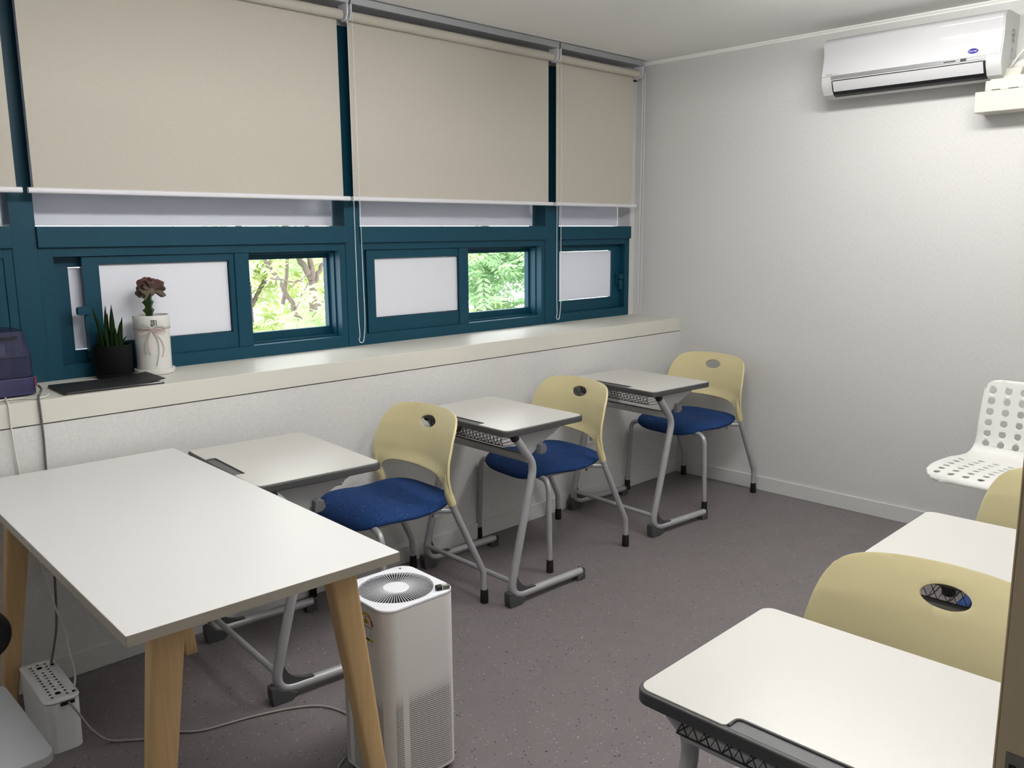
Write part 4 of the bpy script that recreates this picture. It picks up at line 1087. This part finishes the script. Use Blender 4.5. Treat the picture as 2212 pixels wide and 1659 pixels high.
def tree(loc, label, trunk, limbs, clusters, seed, lmat, group='trees outside the windows'):
    rg = random.Random(seed); t = empty('tree', loc, label=label, cat='tree', group=group); L0 = Vector(loc)
    mb = MB()
    for (a, b_, r0, r1) in trunk+limbs:
        pp = branch_path(Vector(a)-L0, Vector(b_)-L0, .018, rg); n_ = len(pp)
        mb.tube(pp, [r0+(r1-r0)*i/(n_-1) for i in range(n_)], 8)
    mb.build('trunk', M['bark'], t, smooth=60)
    lf = MB()
    for (c, rad, num, L, pr, lw) in clusters:
        for _ in range(num):
            v = Vector((rg.gauss(0, .5), rg.gauss(0, .5), rg.gauss(0, .5)))
            p = Vector(c)+Vector((v.x*rad[0], v.y*rad[1], v.z*rad[2]))-L0
            d_ = Vector((rg.uniform(-1, 1), rg.uniform(-1, .6), rg.uniform(-.5, .4)))
            compound(lf, p, d_, rg, L*rg.uniform(.7, 1.2), pr, lw)
    lo2 = lf.build('foliage', lmat, t, smooth=0, fix=False); return t
# tree seen through the left opening: forked trunk and a leafy bough close to the glass
tree((1.12, 5.6, GZ), 'forked brown tree outside the left window opening',
     [((1.12, 5.6, GZ), (1.02, 5.5, .25), .10, .06), ((1.02, 5.5, .25), (1.0, 5.5, .95), .06, .042), ((1.0, 5.5, .95), (.80, 5.55, 1.35), .042, .032), ((1.0, 5.5, .95), (.98, 5.5, 1.7), .036, .028), ((1.0, 5.5, .88), (1.25, 5.6, 1.18), .030, .022), ((.80, 5.55, 1.35), (.5, 5.6, 2.4), .032, .02)],
     [((.98, 5.5, .22), (.62, 5.4, .78), .034, .027), ((.62, 5.4, .78), (.25, 5.4, 1.42), .027, .018), ((.60, 5.5, .70), (.76, 5.5, 1.5), .024, .016), ((.40, 5.4, 1.15), (.55, 5.3, 1.6), .016, .012), ((.70, 5.4, .62), (.82, 5.3, .95), .010, .006),
      ((.85, 5.2, .36), (1.2, 5.0, .20), .009, .005), ((.80, 5.1, .30), (1.25, 5.1, .30), .008, .005), ((.85, 5.2, .22), (1.15, 5.1, .46), .008, .004), ((1.0, 5.5, .62), (1.4, 5.6, .82), .022, .012), ((.3, 5.2, 1.02), (.7, 5.2, .96), .011, .007), ((.55, 5.2, .9), (1.0, 5.2, 1.2), .008, .004)],
     [((.72, 5.7, 1.42), (.8, .5, .22), 60, .34, 6, (.13, .04)), ((.62, 4.6, .70), (.45, .3, .10), 14, .32, 5, (.15, .055)), ((.85, 4.7, .50), (.55, .4, .14), 24, .34, 5, (.16, .058)), ((.55, 4.9, .30), (.75, .4, .12), 46, .32, 6, (.12, .042)), ((1.15, 5.8, .62), (.35, .4, .34), 34, .30, 6, (.10, .036)), ((.40, 4.5, .90), (.25, .2, .07), 6, .30, 5, (.14, .05)), ((.9, 5.8, 3.2), (1.0, 1.0, 1.2), 60, .4, 6, (.2, .07))], 11, M['leafnear'])
tree((4.75, 6.6, GZ), 'dense leafy tree outside the right window opening',
     [((4.75, 6.6, GZ), (4.7, 6.5, 1.0), .13, .06), ((4.7, 6.5, 1.0), (4.7, 6.4, 3.0), .06, .04)],
     [((4.6, 6.2, .3), (3.7, 5.6, .42), .016, .008), ((4.6, 6.3, .8), (5.4, 5.8, 1.3), .02, .01)],
     [((4.15, 5.7, 1.08), (.75, .6, .26), 130, .34, 6, (.15, .05)), ((4.85, 5.7, 1.16), (.5, .5, .16), 60, .34, 6, (.15, .05)), ((3.9, 5.7, .74), (.25, .4, .20), 34, .28, 5, (.12, .04)), ((4.4, 5.6, .44), (.7, .5, .10), 60, .28, 6, (.12, .042)), ((4.5, 6.0, .20), (1.2, .6, .16), 110, .3, 6, (.12, .042)), ((4.8, 6.4, 3.0), (1.0, 1.0, 1.2), 60, .4, 6, (.2, .07))], 23, M['leafdeep'])
tree((3.6, 12.0, GZ), 'yellow-green tree farther off behind the forked tree',
     [((3.6, 12.0, GZ), (3.5, 12.0, 1.0), .12, .07), ((3.5, 12.0, 1.0), (3.2, 11.9, 3.2), .07, .04)],
     [((3.5, 12.0, .0), (4.4, 11.8, 1.6), .05, .03), ((3.5, 12.0, .2), (2.8, 11.8, 1.9), .05, .03)],
     [((3.7, 11.8, 1.0), (1.9, .7, .35), 150, .5, 6, (.22, .08)), ((3.9, 11.8, -.35), (1.9, .7, .30), 110, .5, 6, (.22, .08)), ((4.5, 11.8, .4), (.7, .6, .4), 40, .5, 6, (.2, .07)), ((3.4, 12.0, 3.4), (2.2, 1.2, 1.2), 110, .5, 6, (.24, .09))], 31, M['leaffar'])
tree((9.6, 12.0, GZ), 'pale green tree farther off behind the right window opening',
     [((9.6, 12.0, GZ), (9.5, 12.0, 1.6), .12, .07)], [((9.5, 12, .6), (8.7, 11.8, 1.5), .05, .02)],
     [((9.0, 11.9, 1.1), (1.3, .7, .4), 90, .5, 6, (.22, .08)), ((9.4, 11.9, -.5), (1.5, .8, .35), 90, .5, 6, (.22, .08)), ((9.4, 12, 3.2), (1.8, 1.2, 1.2), 90, .5, 6, (.24, .09))], 37, M['leaffar'])

# ------------------------------------------------------------------ sky and view
wd = bpy.data.worlds.new('overcast_sky'); scene.world = wd; wd.use_nodes = True
bg = wd.node_tree.nodes['Background']; bg.inputs[0].default_value = (.93, .97, 1, 1); bg.inputs[1].default_value = 4.6
scene.view_settings.view_transform = 'Standard'; scene.view_settings.look = 'None'
scene.view_settings.exposure = 0; scene.view_settings.gamma = 1; scene.view_settings.use_curve_mapping = False
